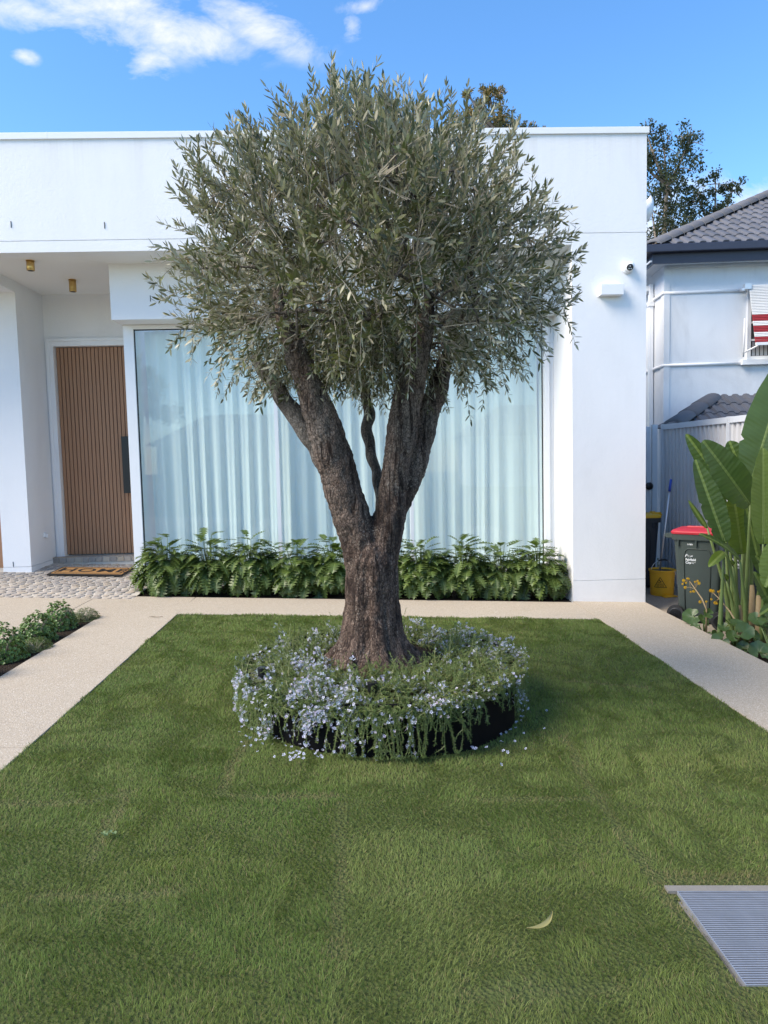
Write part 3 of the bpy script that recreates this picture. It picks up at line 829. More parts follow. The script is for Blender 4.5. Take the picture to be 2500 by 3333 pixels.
# ---------------------------------------------------------------- mop bucket and mop
t = empty('mop_bucket', (4.29, 10.02, -.285), R(8), label='round yellow mop bucket with black caution triangle and wire handle', category='bucket')
MB().lathe([(.155, 0), (.160, .012), (.163, .10), (.172, .34), (.186, .345), (.188, .368), (.182, .372), (.176, .366), (.166, .34), (.15, .02)], 36).obj('body', M_yellow, t, True).modifiers.new('e', 'EDGE_SPLIT').split_angle = R(30)
MB().box(-.10, .10, -.235, -.15, .002, .016).obj('foot_plate', M_yellow, t, bevel=.004)
MB().lathe([(.150, .345), (.150, .350)], 24).obj('wringer', M_black, t)
pts = [(-.18*math.cos(a), -.01, .35+.16*math.sin(a)) for a in [math.pi*i/14 for i in range(15)]]
MB().tube(pts, .004, 6).obj('wire_handle', M_alu, t, True)
MB().tube([(-.07, -.01, .497), (-.03, -.01, .507), (.03, -.01, .507), (.07, -.01, .497)], .012, 8).obj('grip', M_rubber, t, True)
MB().tube([(.10, -.155, .36), (.125, -.165, .26), (.14, -.15, .17)], .005, 6).obj('lever', M_alu, t)
for z in (.27, .22, .13): MB().tube([(.03, -.167, z), (.075, -.153, z)], .004, 6).obj('rib', M_yellow, t)
def curved(me, rad0, ang0, zc):
    for v in me.vertices:
        a = v.co.x/rad0+ang0; r = rad0+.0015+v.co.z; z = v.co.y+zc
        rr_ = .160+(.172-.160)*z/.34
        v.co = (math.sin(a)*(rr_+.0015+v.co.z), -math.cos(a)*(rr_+.0015+v.co.z), z)
    return me
m = MB()
def stroke(a, b, w):
    a, b = Vector(a), Vector(b); d = (b-a).normalized(); q = Vector((-d.y, d.x))*w/2; n = 8
    vs = []
    for i in range(n+1):
        c = a+(b-a)*i/n; vs += [(c.x+q.x, c.y+q.y, 0), (c.x-q.x, c.y-q.y, 0)]
    m.add(vs, [(2*i, 2*i+1, 2*i+3, 2*i+2) for i in range(n)])
for a, b in (((-.085, -.06), (.085, -.06)), ((.085, -.06), (0, .085)), ((0, .085), (-.085, -.06))): stroke(a, b, .007)
for a, b, w in (((-.012, .045), (.012, .018), .010), ((.012, .018), (.028, .030), .005), ((.008, .018), (-.018, .006), .007), ((-.018, .006), (-.034, .014), .005), ((-.01, .035), (-.028, .028), .004), ((-.012, .056), (-.011, .050), .012), ((-.045, -.002), (.045, -.002), .003)): stroke(a, b, w)
o = link('caution_sign', curved(m.mesh('caution_sign', M_black), .166, -.70, .19), t)
tm = text_mesh('CAUTION', .023, 0, M_black, bold=.0006)
link('lettering', curved(tm, .166, -.70, .19-.022), t)
tm = text_mesh('WET FLOOR', .018, 0, M_black, bold=.0004)
link('lettering', curved(tm, .166, -.70, .19-.043), t)
t = empty('mop', (4.25, 10.02, .04), label='mop with long silver pole and blue grip leaning in the yellow bucket', category='mop')
MB().tube([(0, 0, 0), (.155, .03, 1.17)], .0125, 12).obj('pole', M_alu, t, True)
MB().tube([(.152, .029, 1.16), (.176, .034, 1.335)], [.019, .017], 12).obj('grip', M_blue, t, True)
m = MB()
for i in range(26):
    a = rnd.uniform(0, 6.28); m.tube([(0, 0, .02), (.05*math.cos(a), .05*math.sin(a), -.02), (.08*math.cos(a), .08*math.sin(a), -.12)], .006, 4)
m.obj('mop_head', M_curtain, t)

# ================================================================== NEIGHBOUR HOUSE
NB = empty('neighbour_house', (5.75, 13.4, 0), R(-4.7), label='older two storey pale house with dark tiled hip roof behind the side fence', category='house')
def np_(name, m, mat, parent=None, **k): return m.obj(name, mat, parent or NB, **k)
ZG = 5.50      # top of the gutter
np_('wall', MB().box(0, 5, 0, .25, -.3, 5.24), M_wall2)
np_('side_wall', MB().box(0, .25, .25, 9, -.3, 5.24), M_wall2)
np_('corner_strip', MB().box(-.012, .10, -.014, 0, -.3, 5.2).box(-.014, 0, 0, .16, -.3, 5.2), M_wall2, bevel=.003)
for z in (4.74, 3.40):
    np_('moulding', MB().tube([(-.012, 0, z), (1.48 if z > 4 else 1.40, -.012, z)], .030, 10).tube([(-.012, -.012, z), (-.012, 9, z)], .030, 10), M_white, smooth=True)
np_('downpipe', MB().box(-.10, -.02, .55, .65, -.3, 4.85).box(-.09, -.02, .56, .64, 4.85, 5.05), M_white, bevel=.006)
np_('bracket', MB().box(-.115, -.01, .53, .67, 4.62, 4.70), M_white)
np_('side_gutter', MB().box(-.15, -.02, .6, 5, 4.92, 5.02), M_white, bevel=.01)
np_('eave', MB().box(-.36, 5.5, -.30, 0, 5.24, 5.27).box(-.36, 0, 0, 9, 5.24, 5.27), M_wall2)
np_('fascia', MB().box(-.30, 5.5, -.325, -.29, 5.20, 5.385).box(-.325, -.29, -.325, 9, 5.20, 5.385).box(-.40, 5.5, -.38, 0, 5.386, 5.45).box(-.40, 0, 0, 9, 5.386, 5.45), M_gutter)
np_('gutter', MB().box(-.47, 5.5, -.45, -.315, 5.38, 5.52).box(-.47, -.315, -.315, 9, 5.38, 5.52), M_gutter, bevel=.012)
np_('drip_mould', MB().box(.06, 5, -.03, 0, 5.18, 5.235), M_wall2)
# roof planes (dark underlay) and tiles on top
def tile_mesh(w, g):
    """one roof tile: flat pan and raised roll, thick front edge"""
    m = MB(); pr = [(0, 0), (.30, 0), (.42, .030), (.62, .036), (.86, .030), (1.0, 0)]
    th = .022; n = len(pr)
    top = [(a*w, 0, b+th) for a, b in pr]+[(a*w, g*1.08, b+th) for a, b in pr]
    low = [(a*w, 0, b) for a, b in pr]
    m.add(top+low, [(i, i+1, n+i+1, n+i) for i in range(n-1)]+[(2*n+i, 2*n+i+1, i+1, i) for i in range(n-1)])
    return m.mesh('tile', M_rtile)
def tiled_plane(parent, x0, x1, y0, z0, pitch, slope_len, w, g, inside, lift=.01, maxn=290):
    me = tile_mesh(w*.985, g); c, s = math.cos(pitch), math.sin(pitch)
    rows = int(slope_len/g)+1; k = 0
    for j in range(rows):
        n = int((x1-x0)/w)+1
        for i in range(n):
            x = x0+i*w; sl = j*g
            if not inside(x+w/2, sl): continue
            mw = Matrix.Translation((x, y0+sl*c, z0+sl*s+lift))@Matrix.Rotation(pitch-R(2.4), 4, 'X')
            link('tile', me, parent, mw=mw); k += 1
            if k >= maxn: return
PIT = R(28.5); ex, ey = -.40, -.38
SH = 4.2
m = MB()
hx, hy, hz = ex+SH, ey+SH, ZG+SH*math.tan(PIT)
m.add([(ex, ey, ZG), (6.5, ey, ZG), (6.5, hy, hz), (hx, hy, hz), (ex, 9, ZG), (hx, 6, hz), (6.5, 6, hz)], [(0, 1, 2, 3), (4, 0, 3, 5), (3, 2, 6, 5)])
roof = m.obj('roof', M_rtile, NB)
tiled_plane(roof, ex, 3.2, ey, ZG, PIT, SH/math.cos(PIT), .205, .47, lambda x, s: x-ex-.10 > (s+.47)*math.cos(PIT)-.20 and s < SH/math.cos(PIT)-.2)
def caps(parent, a, b, n, rad, name='ridge_tile', drop=.35):
    a, b = Vector(a), Vector(b); d = (b-a)/n; t = d.normalized()
    side = t.cross(Vector((0, 0, 1))).normalized(); up = side.cross(t)
    for i in range(n):
        p = a+d*i; q = p+d*1.06
        m = MB(); vs = []
        for (c, r_) in ((p, rad*1.07), (q, rad*.95)):
            for k in range(9):
                an = math.pi*(k/8); vs.append(c+side*math.cos(an)*r_+up*(math.sin(an)*r_*.62-.03))
        vs += [v-up*.05 for v in vs[:9]]
        m.add(vs, [(k, k+1, 10+k, 9+k) for k in range(8)]+[(18+k, 19+k, k+1, k) for k in range(8)])
        m.obj(name, M_rtile, parent, True)
caps(roof, (ex+.06, ey+.06, ZG+.06), (hx, hy, hz+.06), 13, .17)
caps(roof, (hx, hy, hz+.06), (hx+2.8, hy, hz+.06), 8, .17)
# upstairs window with slatted awning
wi = np_('window', MB().box(1.56, 3.0, -.03, .02, 3.50, 4.72), M_dark)
np_('frame', MB().box(1.50, 1.57, -.06, .0, 3.46, 4.80).box(1.57, 3.0, -.06, 0, 4.72, 4.80).box(1.57, 3.0, -.055, 0, 3.46, 3.52).box(1.40, 3.0, -.10, 0, 3.36, 3.455), M_white, wi, bevel=.004)
for z in (3.80, 4.12, 4.44): MB().box(1.57, 3.0, -.05, -.03, z, z+.035).obj('glazing_bar', M_white, wi)
for i in range(9): MB().box(1.60+i*.075, 1.60+i*.075+.055, -.034, -.032, 3.53, 3.79).obj('pane', M_galv, wi)
aw = empty('slatted_awning', (7.10, 13.2, 0), R(-4.7), label='white metal slat awning with three red bands over the upstairs window of the neighbouring house', category='awning')
top, bot = Vector((0, -.07, 4.80)), Vector((0, -.36, 3.70)); N = 37
d = (bot-top)/N
for i in range(N):
    f = i/N; red = (.49 < f < .615) or (.68 < f < .80) or (.865 < f < .985)
    p = top+d*i; q = p+d*.92
    MB().add([], []) 
    m = MB(); x0 = .11
    m.add([(x0, p.y, p.z), (1.7, p.y, p.z), (1.7, q.y-.012, q.z), (x0, q.y-.012, q.z), (x0, p.y+.01, p.z), (1.7, p.y+.01, p.z), (1.7, q.y, q.z), (x0, q.y, q.z)],
          [(0, 3, 2, 1), (4, 5, 6, 7), (0, 1, 5, 4), (2, 3, 7, 6), (0, 4, 7, 3), (1, 2, 6, 5)])
    m.obj('slat', M_awnr if red else M_awnw, aw)
MB().tube([(.05, -.02, 3.5), (.05, -.06, 4.2)], .014, 6).tube([(.05, -.06, 3.58), (.25, -.36, 3.70)], .016, 6).obj('arm', M_white, aw, True)
MB().box(.02, .14, -.12, -.02, 4.72, 4.82).box(-.03, .03, -.10, 0, 4.70, 4.74).obj('bracket', M_alu, aw)
MB().box(.11, 1.7, -.39, -.36, 3.66, 3.71).obj('rail', M_white, aw)
# low roof just behind the fence
LR = empty('outbuilding', (5.2, 11.7, 0), R(-4.7), label='low outbuilding with a dark tiled hip roof rising just over the side fence', category='shed')
P2 = R(26); s2 = 1.0
m = MB(); z0 = 2.20
hz2 = z0+s2*math.tan(P2)
m.add([(0, 0, z0), (4, 0, z0), (4, s2, hz2), (s2, s2, hz2), (0, 1.25, z0), (4, 1.25, z0-.1)], [(0, 1, 2, 3), (4, 0, 3), (3, 2, 5, 4)])
r2 = m.obj('roof', M_rtile, LR)
MB().box(.15, 4, .12, 1.2, -.3, 2.19).obj('wall', M_wall2, LR)
tiled_plane(r2, 0, 3.6, 0, z0, P2, s2/math.cos(P2), .19, .40, lambda x, s: x-.095 > (s+.4)*math.cos(P2)-.16)
caps(r2, (-.02, -.02, z0+.04), (s2, s2, hz2+.04), 3, .17)
caps(r2, (s2+.05, s2, hz2+.0), (3.6, s2, hz2+.0), 6, .07)
# ================================================================== OLIVE TREE
TX, TY = 0.05, 4.95
olive = empty('olive_tree', (TX, TY, .26), label='old olive tree with forked gnarled trunk and rounded grey green crown', category='tree')
limbs = {
 'T': [((.055, 4.95, .20), .33), ((.052, 4.95, .30), .285), ((.046, 4.95, .40), .258), ((.044, 4.95, .50), .236), ((.047, 4.95, .60), .214), ((.05, 4.95, .72), .196), ((.056, 4.95, .95), .186), ((.058, 4.95, 1.06), .185), ((.058, 4.95, 1.14), .155), ((.058, 4.95, 1.20), .10), ((.058, 4.95, 1.24), .03)],
 'L': [((.02, 4.95, .95), .15), ((-.036, 4.95, 1.22), .134), ((-.101, 4.93, 1.427), .126), ((-.159, 4.91, 1.66), .128), ((-.208, 4.89, 1.834), .122), ((-.275, 4.87, 2.077), .108), ((-.355, 4.85, 2.295), .090), ((-.43, 4.82, 2.499), .076), ((-.488, 4.80, 2.692), .057), ((-.53, 4.78, 2.90), .046)],
 'L2': [((-.15, 4.98, 1.58), .09), ((-.232, 5.00, 1.708), .075), ((-.353, 5.03, 1.918), .070), ((-.495, 5.07, 2.127), .065), ((-.593, 5.10, 2.277), .055), ((-.669, 5.12, 2.38), .042), ((-.76, 5.16, 2.50), .030)],
 'R': [((.10, 4.95, .98), .14), ((.155, 4.95, 1.244), .120), ((.195, 4.94, 1.419), .106), ((.228, 4.92, 1.651), .102), ((.272, 4.90, 1.881), .104), ((.310, 4.88, 2.11), .106), ((.36, 4.86, 2.337), .098), ((.422, 4.84, 2.54), .070), ((.447, 4.83, 2.653), .058), ((.47, 4.82, 2.80), .045)],
 'R2': [((.15, 5.0, 1.10), .10), ((.238, 5.02, 1.418), .088), ((.350, 5.06, 1.648), .086), ((.425, 5.09, 1.878), .088), ((.50, 5.12, 2.106), .086), ((.57, 5.15, 2.277), .072), ((.62, 5.18, 2.45), .046), ((.70, 5.22, 2.65), .034)],
 'M': [((.14, 5.12, 1.12), .05), ((.125, 5.18, 1.479), .036), ((.104, 5.22, 1.654), .037), ((.071, 5.26, 1.805), .039), ((.046, 5.30, 1.978), .043), ((.064, 5.33, 2.115), .042), ((.035, 5.36, 2.287), .037), ((-.005, 5.40, 2.50), .031)],
}
def smooth_path(pts, n):
    P_ = np.array([list(p)+[r] for p, r in pts], float); t = np.linspace(0, len(P_)-1, n)
    out_ = []
    for u in t:
        i = min(int(u), len(P_)-2); f = u-i
        p0, p1, p2, p3 = P_[max(i-1, 0)], P_[i], P_[i+1], P_[min(i+2, len(P_)-1)]
        out_.append(.5*((2*p1)+(-p0+p2)*f+(2*p0-5*p1+4*p2-p3)*f*f+(-p0+3*p1-3*p2+p3)*f**3))
    return np.array(out_)
m = MB()
for k, pts in limbs.items():
    if k in ('M', 'L2'): continue
    sp = smooth_path(pts, len(pts)*4)
    m.tube(sp[:, :3].tolist(), np.maximum(sp[:, 3], .01).tolist(), 20)
for a, ln, rd in ((-100, .10, .085), (-70, .13, .09), (-38, .12, .085), (-135, .12, .09), (165, .14, .10), (10, .14, .10), (60, .12, .1), (110, .12, .1), (-15, .08, .09), (-160, .10, .08)):
    c, s = math.cos(R(a)), math.sin(R(a))
    m.tube([(TX+c*.12, TY+s*.12, .62), (TX+c*.185, TY+s*.185, .42), (TX+c*(.20+ln*.5), TY+s*(.20+ln*.5), .30), (TX+c*(.24+ln), TY+s*(.24+ln), .24)], [.06, rd*.9, rd, rd*.7], 12)
# hollow knot in the fork is left by the gap between the limbs
raw = m.obj('raw', M_bark)
rm = raw.modifiers.new('r', 'REMESH'); rm.mode = 'VOXEL'; rm.voxel_size = .0095
dg = bpy.context.evaluated_depsgraph_get(); tm = bpy.data.meshes.new_from_object(raw.evaluated_get(dg)); bpy.data.objects.remove(raw)
n = len(tm.vertices); co = np.zeros(n*3, np.float32); tm.vertices.foreach_get('co', co); co = co.reshape(-1, 3).astype(float)
nr = np.zeros(n*3, np.float32); tm.vertices.foreach_get('normal', nr); nr = nr.reshape(-1, 3)
ang = np.arctan2(co[:, 1]-TY, co[:, 0]-TX)
flute = (vn(ang*1.6+4, co[:, 2]*.35, .55)-.5)*.045*np.clip(1.6-co[:, 2], .35, 1.2)
arc = ang*.22
coarse = (vn(co[:, 0]+co[:, 1]*.7, co[:, 2]*.5, .055, 1)-.5)*.017+(vn(co[:, 0]-co[:, 1], co[:, 2]*.4, .022, 2)-.5)*.010
fine = (vn((co[:, 0]+co[:, 1]*.6)*1.2, co[:, 2], .0125, 3)-.5)*.008
co += nr*(flute+coarse+fine)[:, None]
# deep cleft to the right of the front of the base and under the fork
cl = np.exp(-((ang-(-1.07-.12*(co[:, 2]-.3)))/.10)**2)*np.clip((0.95-co[:, 2])/.5, 0, 1)*.045
cl += np.exp(-((ang+1.62)/.07)**2)*np.clip((0.50-co[:, 2])/.12, 0, 1)*.035
co -= nr*cl[:, None]
tm.vertices.foreach_set('co', co.astype(np.float32).ravel())
tm.materials.clear(); tm.materials.append(M_bark); tm.polygons.foreach_set('use_smooth', np.ones(len(tm.polygons), bool)); tm.update()
OFF = (-TX, -TY, -.26)
link('trunk', tm, olive, loc=OFF)
for k in ('M', 'L2'):
    sp = smooth_path(limbs[k], 44); m = MB()
    for q in sp: q[:3] += .006*np.array([math.sin(q[2]*31), math.cos(q[2]*27), 0]); q[3] *= 1+.05*math.sin(q[2]*40)
    m.tube(sp[:, :3].tolist(), sp[:, 3].tolist(), 16); m.obj('limb', M_bark2, olive, True).location = OFF
# crown outline measured from the axis point, metres: angle from straight up, right and left side
CC = np.array([TX+.04, TY, 3.11])
AN = np.radians([0, 15, 30, 45, 60, 75, 90, 105, 120, 135, 150, 165, 180])
RRt = np.array([1.00, 1.03, 1.06, 1.11, 1.17, 1.24, 1.32, 1.38, 1.37, 1.14, .95, .88, .86])
RLt = np.array([1.00, .98, 1.04, 1.12, 1.30, 1.36, 1.33, 1.35, 1.35, 1.12, .92, .88, .86])
def crown_r(d):
    th = np.arccos(np.clip(d[:, 2], -1, 1)); s = d[:, 0]/np.maximum(np.hypot(d[:, 0], d[:, 1]), 1e-6)
    w = (1+s)/2
    return (np.interp(th, AN, RRt)*w+np.interp(th, AN, RLt)*(1-w))*(.96+.10*(vn(np.arctan2(d[:, 1], d[:, 0])*1.1+5, th, .42)-.5)*2*.7)
def sample_crown(n, lo, hi, power=1.0):
    d = norm(RNG.normal(size=(n, 3))); f = lo+(hi-lo)*RNG.random(n)**power
    return d, f, CC+d*(crown_r(d)*f)[:, None]
nodes = []; par = []
def add_node(p, pa): nodes.append(np.array(p, float)); par.append(pa); return len(nodes)-1
chains = []
for k in ('L', 'L2', 'R', 'R2', 'M'):
    sp = smooth_path(limbs[k], 20); last = -1
    for q in sp[10 if k in ('L', 'R') else 11:]: last = add_node(q[:3], last)
NL = len(nodes)
d, f, tg_ = sample_crown(46, .45, .62)
d2, f2, tg2 = sample_crown(260, .55, .84)
order = list(range(len(tg_))); order.sort(key=lambda i: f[i])
targets = [tg_[i] for i in order]+[tg2[i] for i in np.argsort(f2)]
for q in targets:
    N_ = np.array(nodes); dv = q-N_; L = np.linalg.norm(dv, axis=1)
    below = np.clip(-(dv[:, 2]), 0, None)
    cost = L+below*.9+np.array([0 if i >= 0 else 0 for i in range(len(N_))])
    cost[L < .05] = 9
    i = int(np.argmin(cost)); p0 = N_[i]; ln = L[i]; steps = max(3, int(ln/.09))
    up = np.array([0, 0, 1.0]); out_d = (q-p0)/ln
    c1 = p0+(out_d*.5+up*.25)*ln*.5+RNG.normal(size=3)*.02
    last = i; ch = [i]
    for s_ in range(1, steps+1):
        t_ = s_/steps; p = (1-t_)**2*p0+2*(1-t_)*t_*c1+t_*t_*q+RNG.normal(size=3)*.006
        last = add_node(p, last); ch.append(last)
    chains.append(ch)
cnt = np.zeros(len(nodes))
leafn = set(range(len(nodes)))-set(par)
for i in leafn:
    j = i
    while j >= 0: cnt[j] += 1; j = par[j]
rad = .0030+.0042*np.sqrt(np.minimum(cnt, 30)); rad[:NL] = np.minimum(rad[:NL], .04)
big, small = [], MB()
for ch in chains:
    pts = [nodes[i] for i in ch]; rs = [min(rad[ch[1]], rad[i]) for i in ch]
    if rs[0] > .011 and len(pts) >= 3:
        MB().tube([(Vector(p)+Vector(OFF)) for p in pts], rs, 8).obj('branch', M_bark2, olive, True)
    else: small.tube(pts, rs, 5)
# leafy shoots
NT = 2700
d, f, q = sample_crown(NT, .38, 1.05, .50)
f3 = RNG.random(NT) < .05; q[f3] += d[f3]*.10
NN = np.array(nodes)
tips, lv_p, lv_d = [], [], []
leafP, leafT, leafN, leafL, leafC = [], [], [], [], []
tw = MB()
for i in range(NT):
    o_ = d[i]; u_ = np.array([0, 0, 1.0])
    upk = .95 if o_[2] > .2 else (.55 if o_[2] > -.25 else -.15)
    di = norm(o_*.8+u_*upk+RNG.normal(size=3)*.32)
    ln = RNG.uniform(.17, .38)*(1.08 if f[i] > .9 else 1)
    base = q[i]-di*ln*.8
    # keep the gap between the limbs open low down
    if base[2] < 2.12 and abs(base[0]-.1) > .55 and f[i] < .8: continue
    # uneven clumps and gaps; the limbs stay in view low down at the front
    if vn(q[i][0]*1.0+q[i][1]*.8, q[i][2], .23, 1) < .36 and RNG.random() < .75: continue
    if q[i][2] < 2.80 and q[i][1] < 4.95 and RNG.random() < .85 and min(abs(q[i][0]-(-.20-.42*(q[i][2]-1.8))), abs(q[i][0]-(.32+.22*(q[i][2]-1.8)))) < .17: continue
    jn = int(np.argmin(np.linalg.norm(NN-base, axis=1)-0.0))
    a = NN[jn]; gap = np.linalg.norm(a-base)
    if gap > .42: continue
    droop = np.array([0, 0, -1])*(.10 if o_[2] > -.2 else .28)
    K = 7
    ts = np.linspace(0, 1, K)
    path = base+di*ln*ts[:, None]+droop*ln*(ts**2)[:, None]+norm(RNG.normal(size=3))*ln*.06*np.sin(ts*3)[:, None]
    tw.tube([a]+path[[0, 2, 4, 6]].tolist(), [.0038, .0031, .0026, .0020, .0012], 3, cap=False)
    npair = int(ln/.0235)
    tt = np.linspace(.10, .98, npair)
    pp = np.stack([np.interp(tt, ts, path[:, k]) for k in range(3)], 1)
    ax = norm(path[-1]-path[0]); s1 = norm(np.cross(ax, RNG.normal(size=3))); s2_ = np.cross(ax, s1)
    tone = RNG.normal()*.12
    for j in range(npair):
        w_ = s1 if j % 2 else s2_
        for sg in (-1, 1):
            if RNG.random() < .10: continue
            dirv = norm(ax*RNG.uniform(.55, 1.0)+w_*sg*RNG.uniform(.6, 1.0)+u_*.16+RNG.normal(size=3)*.14)
            leafP.append(pp[j]); leafT.append(dirv)
            leafN.append(norm(np.cross(dirv, np.cross(ax, dirv))+RNG.normal(size=3)*.35)); leafL.append(RNG.uniform(.040, .080)*(1-.25*abs(tt[j]-.45)))
            leafC.append(tone)
    leafP.append(path[-1]); leafT.append(ax); leafN.append(s1); leafL.append(.05); leafC.append(tone)
P_ = np.array(leafP); T_ = np.array(leafT); N_ = norm(np.array(leafN)-T_*np.sum(np.array(leafN)*T_, 1)[:, None]); L_ = np.array(leafL)
B_ = np.cross(N_, T_); n = len(P_)
print('olive leaves', n)
Wd = L_*RNG.uniform(.10, .145, n); curl = RNG.uniform(-.10, .16, n)*L_
def lp(a, b, c): return P_+T_*(L_*a)[:, None]+B_*(Wd*b)[:, None]+N_*(c*1.0)[:, None]
V_ = np.stack([P_, lp(.30, 1, curl*.3), lp(.30, -1, curl*.3), lp(.68, .85, curl*.7), lp(.68, -.85, curl*.7), lp(1, 0, curl*1.3)], 1)
base_c = np.array([0.090, 0.092, 0.040])
tint = base_c*(1+np.array(leafC)[:, None]+RNG.normal(size=(n, 1))*.22)*(1+RNG.normal(size=(n, 3))*.06)
yl = RNG.random(n) < .05; tint[yl] = np.array([.16, .17, .06])*(1+RNG.normal(size=(yl.sum(), 1))*.2)
tint = np.clip(tint, .015, .5)
dist = np.linalg.norm(P_-np.array([0, 0, 1.75]), axis=1)
near = np.argsort(dist)
pick = near[np.linspace(0, 5000, 270).astype(int)]
keep = np.ones(n, bool); keep[pick] = False
LF = [(0, 2, 1), (1, 2, 4, 3), (3, 4, 5)]
fo = pattern_mesh('foliage', V_[keep], LF, M_olive, tint[keep], True)
link('foliage', fo, olive, loc=OFF, kind='stuff')
lm = []
for k in range(6):
    v = np.array([[[0, 0, 0], [.30, .12, .02*k/3], [.30, -.12, .02*k/3], [.68, .10, .05*k/3], [.68, -.10, .05*k/3], [1, 0, .09*k/3]]], float)
    lm.append(pattern_mesh('leaf', v, LF, M_olive, np.clip(np.array([base_c*(.75+.12*k)]), .01, 1), True))
for i_, i in enumerate(pick):
    M3 = Matrix(((T_[i][0], B_[i][0], N_[i][0], P_[i][0]), (T_[i][1], B_[i][1], N_[i][1], P_[i][1]), (T_[i][2], B_[i][2], N_[i][2], P_[i][2]), (0, 0, 0, 1)))
    link('leaf', lm[i_ % 6], olive, mw=Matrix.Translation(Vector(OFF))@M3@Matrix.Scale(float(L_[i]), 4))
small.obj('branches', M_bark2, olive, True, kind='stuff').location = OFF
tw.obj('twigs', M_twig, olive, False, kind='stuff').location = OFF

# ---------------------------------------------------------------- planter ring and rosemary
RX, RY, RR_ = 0.10, 5.03, 0.955
pl = empty('ring_planter', (RX, RY, 0), label='low round black steel planter ring around the olive tree on the lawn', category='planter')
N = 96
prof = [(RR_-.012, -.12), (RR_, -.12), (RR_, .312), (RR_-.006, .318), (RR_-.012, .312), (RR_-.012, .10)]
m = MB(); vs = [(r*math.cos(2*math.pi*k/N), r*math.sin(2*math.pi*k/N), z) for r, z in prof for k in range(N)]
m.add(vs, [(i*N+k, i*N+(k+1) % N, (i+1)*N+(k+1) % N, (i+1)*N+k) for i in range(len(prof)-1) for k in range(N)])
o = m.obj('steel_ring', M_planter, pl, True); o.modifiers.new('e', 'EDGE_SPLIT').split_angle = R(40)
m = MB(); rings = 16
vs = [(0, 0, .33)]
for i in range(1, rings+1):
    r = (RR_-.01)*i/rings
    for k in range(48):
        a = 2*math.pi*k/48; x, y = r*math.cos(a), r*math.sin(a)
        vs.append((x, y, .225+.07*(1-(r/RR_)**2)+.03*float(vn(x, y, .09))))
fs = [(0, 1+k, 1+(k+1) % 48) for k in range(48)]+[(1+(i-1)*48+k, 1+i*48+k, 1+i*48+(k+1) % 48, 1+(i-1)*48+(k+1) % 48) for i in range(1, rings) for k in range(48)]
m.add(vs, fs); m.obj('soil', M_soil, pl, True)
# small black garden light on a spike at the front of the ring
for (x, y, lab) in ((.03, RY-.74, 'small black garden spotlight poking out of the rosemary in front of the trunk'), (-.70, RY-.35, 'small black garden spotlight buried in the rosemary on the flower heavy side')):
    t = empty('garden_spotlight', (x, y, .27), label=lab, category='spotlight')
    MB().lathe([(.006, -.05), (.006, .05)], 8).obj('spike', M_black, t)
    MB().lathe([(.020, .045), (.030, .06), (.031, .115), (.026, .118)], 20).obj('lamp_body', M_black, t)

rose = empty('rosemary', (RX, RY, .27), label='trailing rosemary with pale blue flowers spilling over the round black planter', category='shrub')
st = MB(); nP, nT, nL, nC = [], [], [], []; fP, fN = [], []
def hang(a):
    """how far the shoots hang over the rim; a in degrees from the front, positive to the right"""
    k = np.interp(a, [-180, -95, -70, -52, -40, -30, -17, -9, 5, 20, 27, 33, 40, 50, 55, 68, 80, 100, 180],
                  [.5, .7, 1.35, 1.2, .6, .45, .62, 1.15, 1.35, 1.15, .45, .2, .12, .2, .8, .95, .5, .5, .5]); return k
def flow(a):
    return np.interp(a, [-180, -140, -100, -70, -55, -20, -12, 8, 18, 25, 45, 60, 80, 100, 140, 180], [.3, .5, .5, .8, 1.25, 1.25, .22, .10, .45, .2, .22, .35, .5, .6, .5, .3])
def shoot(path, fl, leafy=1.0, thick=1.0):
    """one stem with needles in whorls; fl = chance of flowers along it"""
    K = len(path); sel = sorted(set(np.linspace(0, K-1, min(K, 5)).astype(int)))
    st.tube(path[sel].tolist(), [(.0030-.0021*i/(len(sel)-1))*thick for i in range(len(sel))], 3, cap=False)
    ln = np.linalg.norm(np.diff(path, axis=0), axis=1).sum()
    nn = max(4, int(ln/.0068*leafy)); tt = np.linspace(.04, .999, nn)*(K-1)
    for u in tt:
        k = int(u); q_ = path[k]+(path[k+1]-path[k])*(u-k); ax = norm(path[k+1]-path[k]+1e-6)
        for _ in range(3):
            nP.append(q_); nT.append(norm(ax*.55+RNG.normal(size=3)*.62)); nL.append(RNG.uniform(.010, .021)*(1.1-.4*u/(K-1))); nC.append(.35+.65*RNG.random()*(.6+.6*u/(K-1)))
        if RNG.random() < fl*(1.7 if vn(q_[0], q_[1]+q_[2]*.8, .11, 2) > .52 else .12):
            for _ in range(2): fP.append(q_+RNG.normal(size=3)*.009); fN.append(norm(RNG.normal(size=3)+np.array([0, -.5, .5])))
def grow(base, d0, ln, g, K=9, wob=.12, lim=True):
    p = base.copy(); dv = d0.copy(); path = [p.copy()]
    for k in range(K-1):
        p = p+dv*ln/(K-1)
        rad_ = math.hypot(p[0]-RX, p[1]-RY)
        if p[2] < .325 and RR_-.06 < rad_ < RR_+.022:
            s_ = (RR_+.022)/rad_; p[0] = RX+(p[0]-RX)*s_; p[1] = RY+(p[1]-RY)*s_
        if rad_ < RR_-.05 and p[2] < .29: p[2] = .29+RNG.random()*.02
        gl = float(gz(p[0]))+.03
        if p[2] < gl: p[2] = gl
        if rad_ > RR_+.075: s_ = (RR_+.075)/rad_; p[0] = RX+(p[0]-RX)*s_; p[1] = RY+(p[1]-RY)*s_
        path.append(p.copy())
        dv = norm(dv+np.array([0, 0, -g*ln/(K-1)*2.6])+RNG.normal(size=3)*wob)
    return np.array(path)
NS = 1600
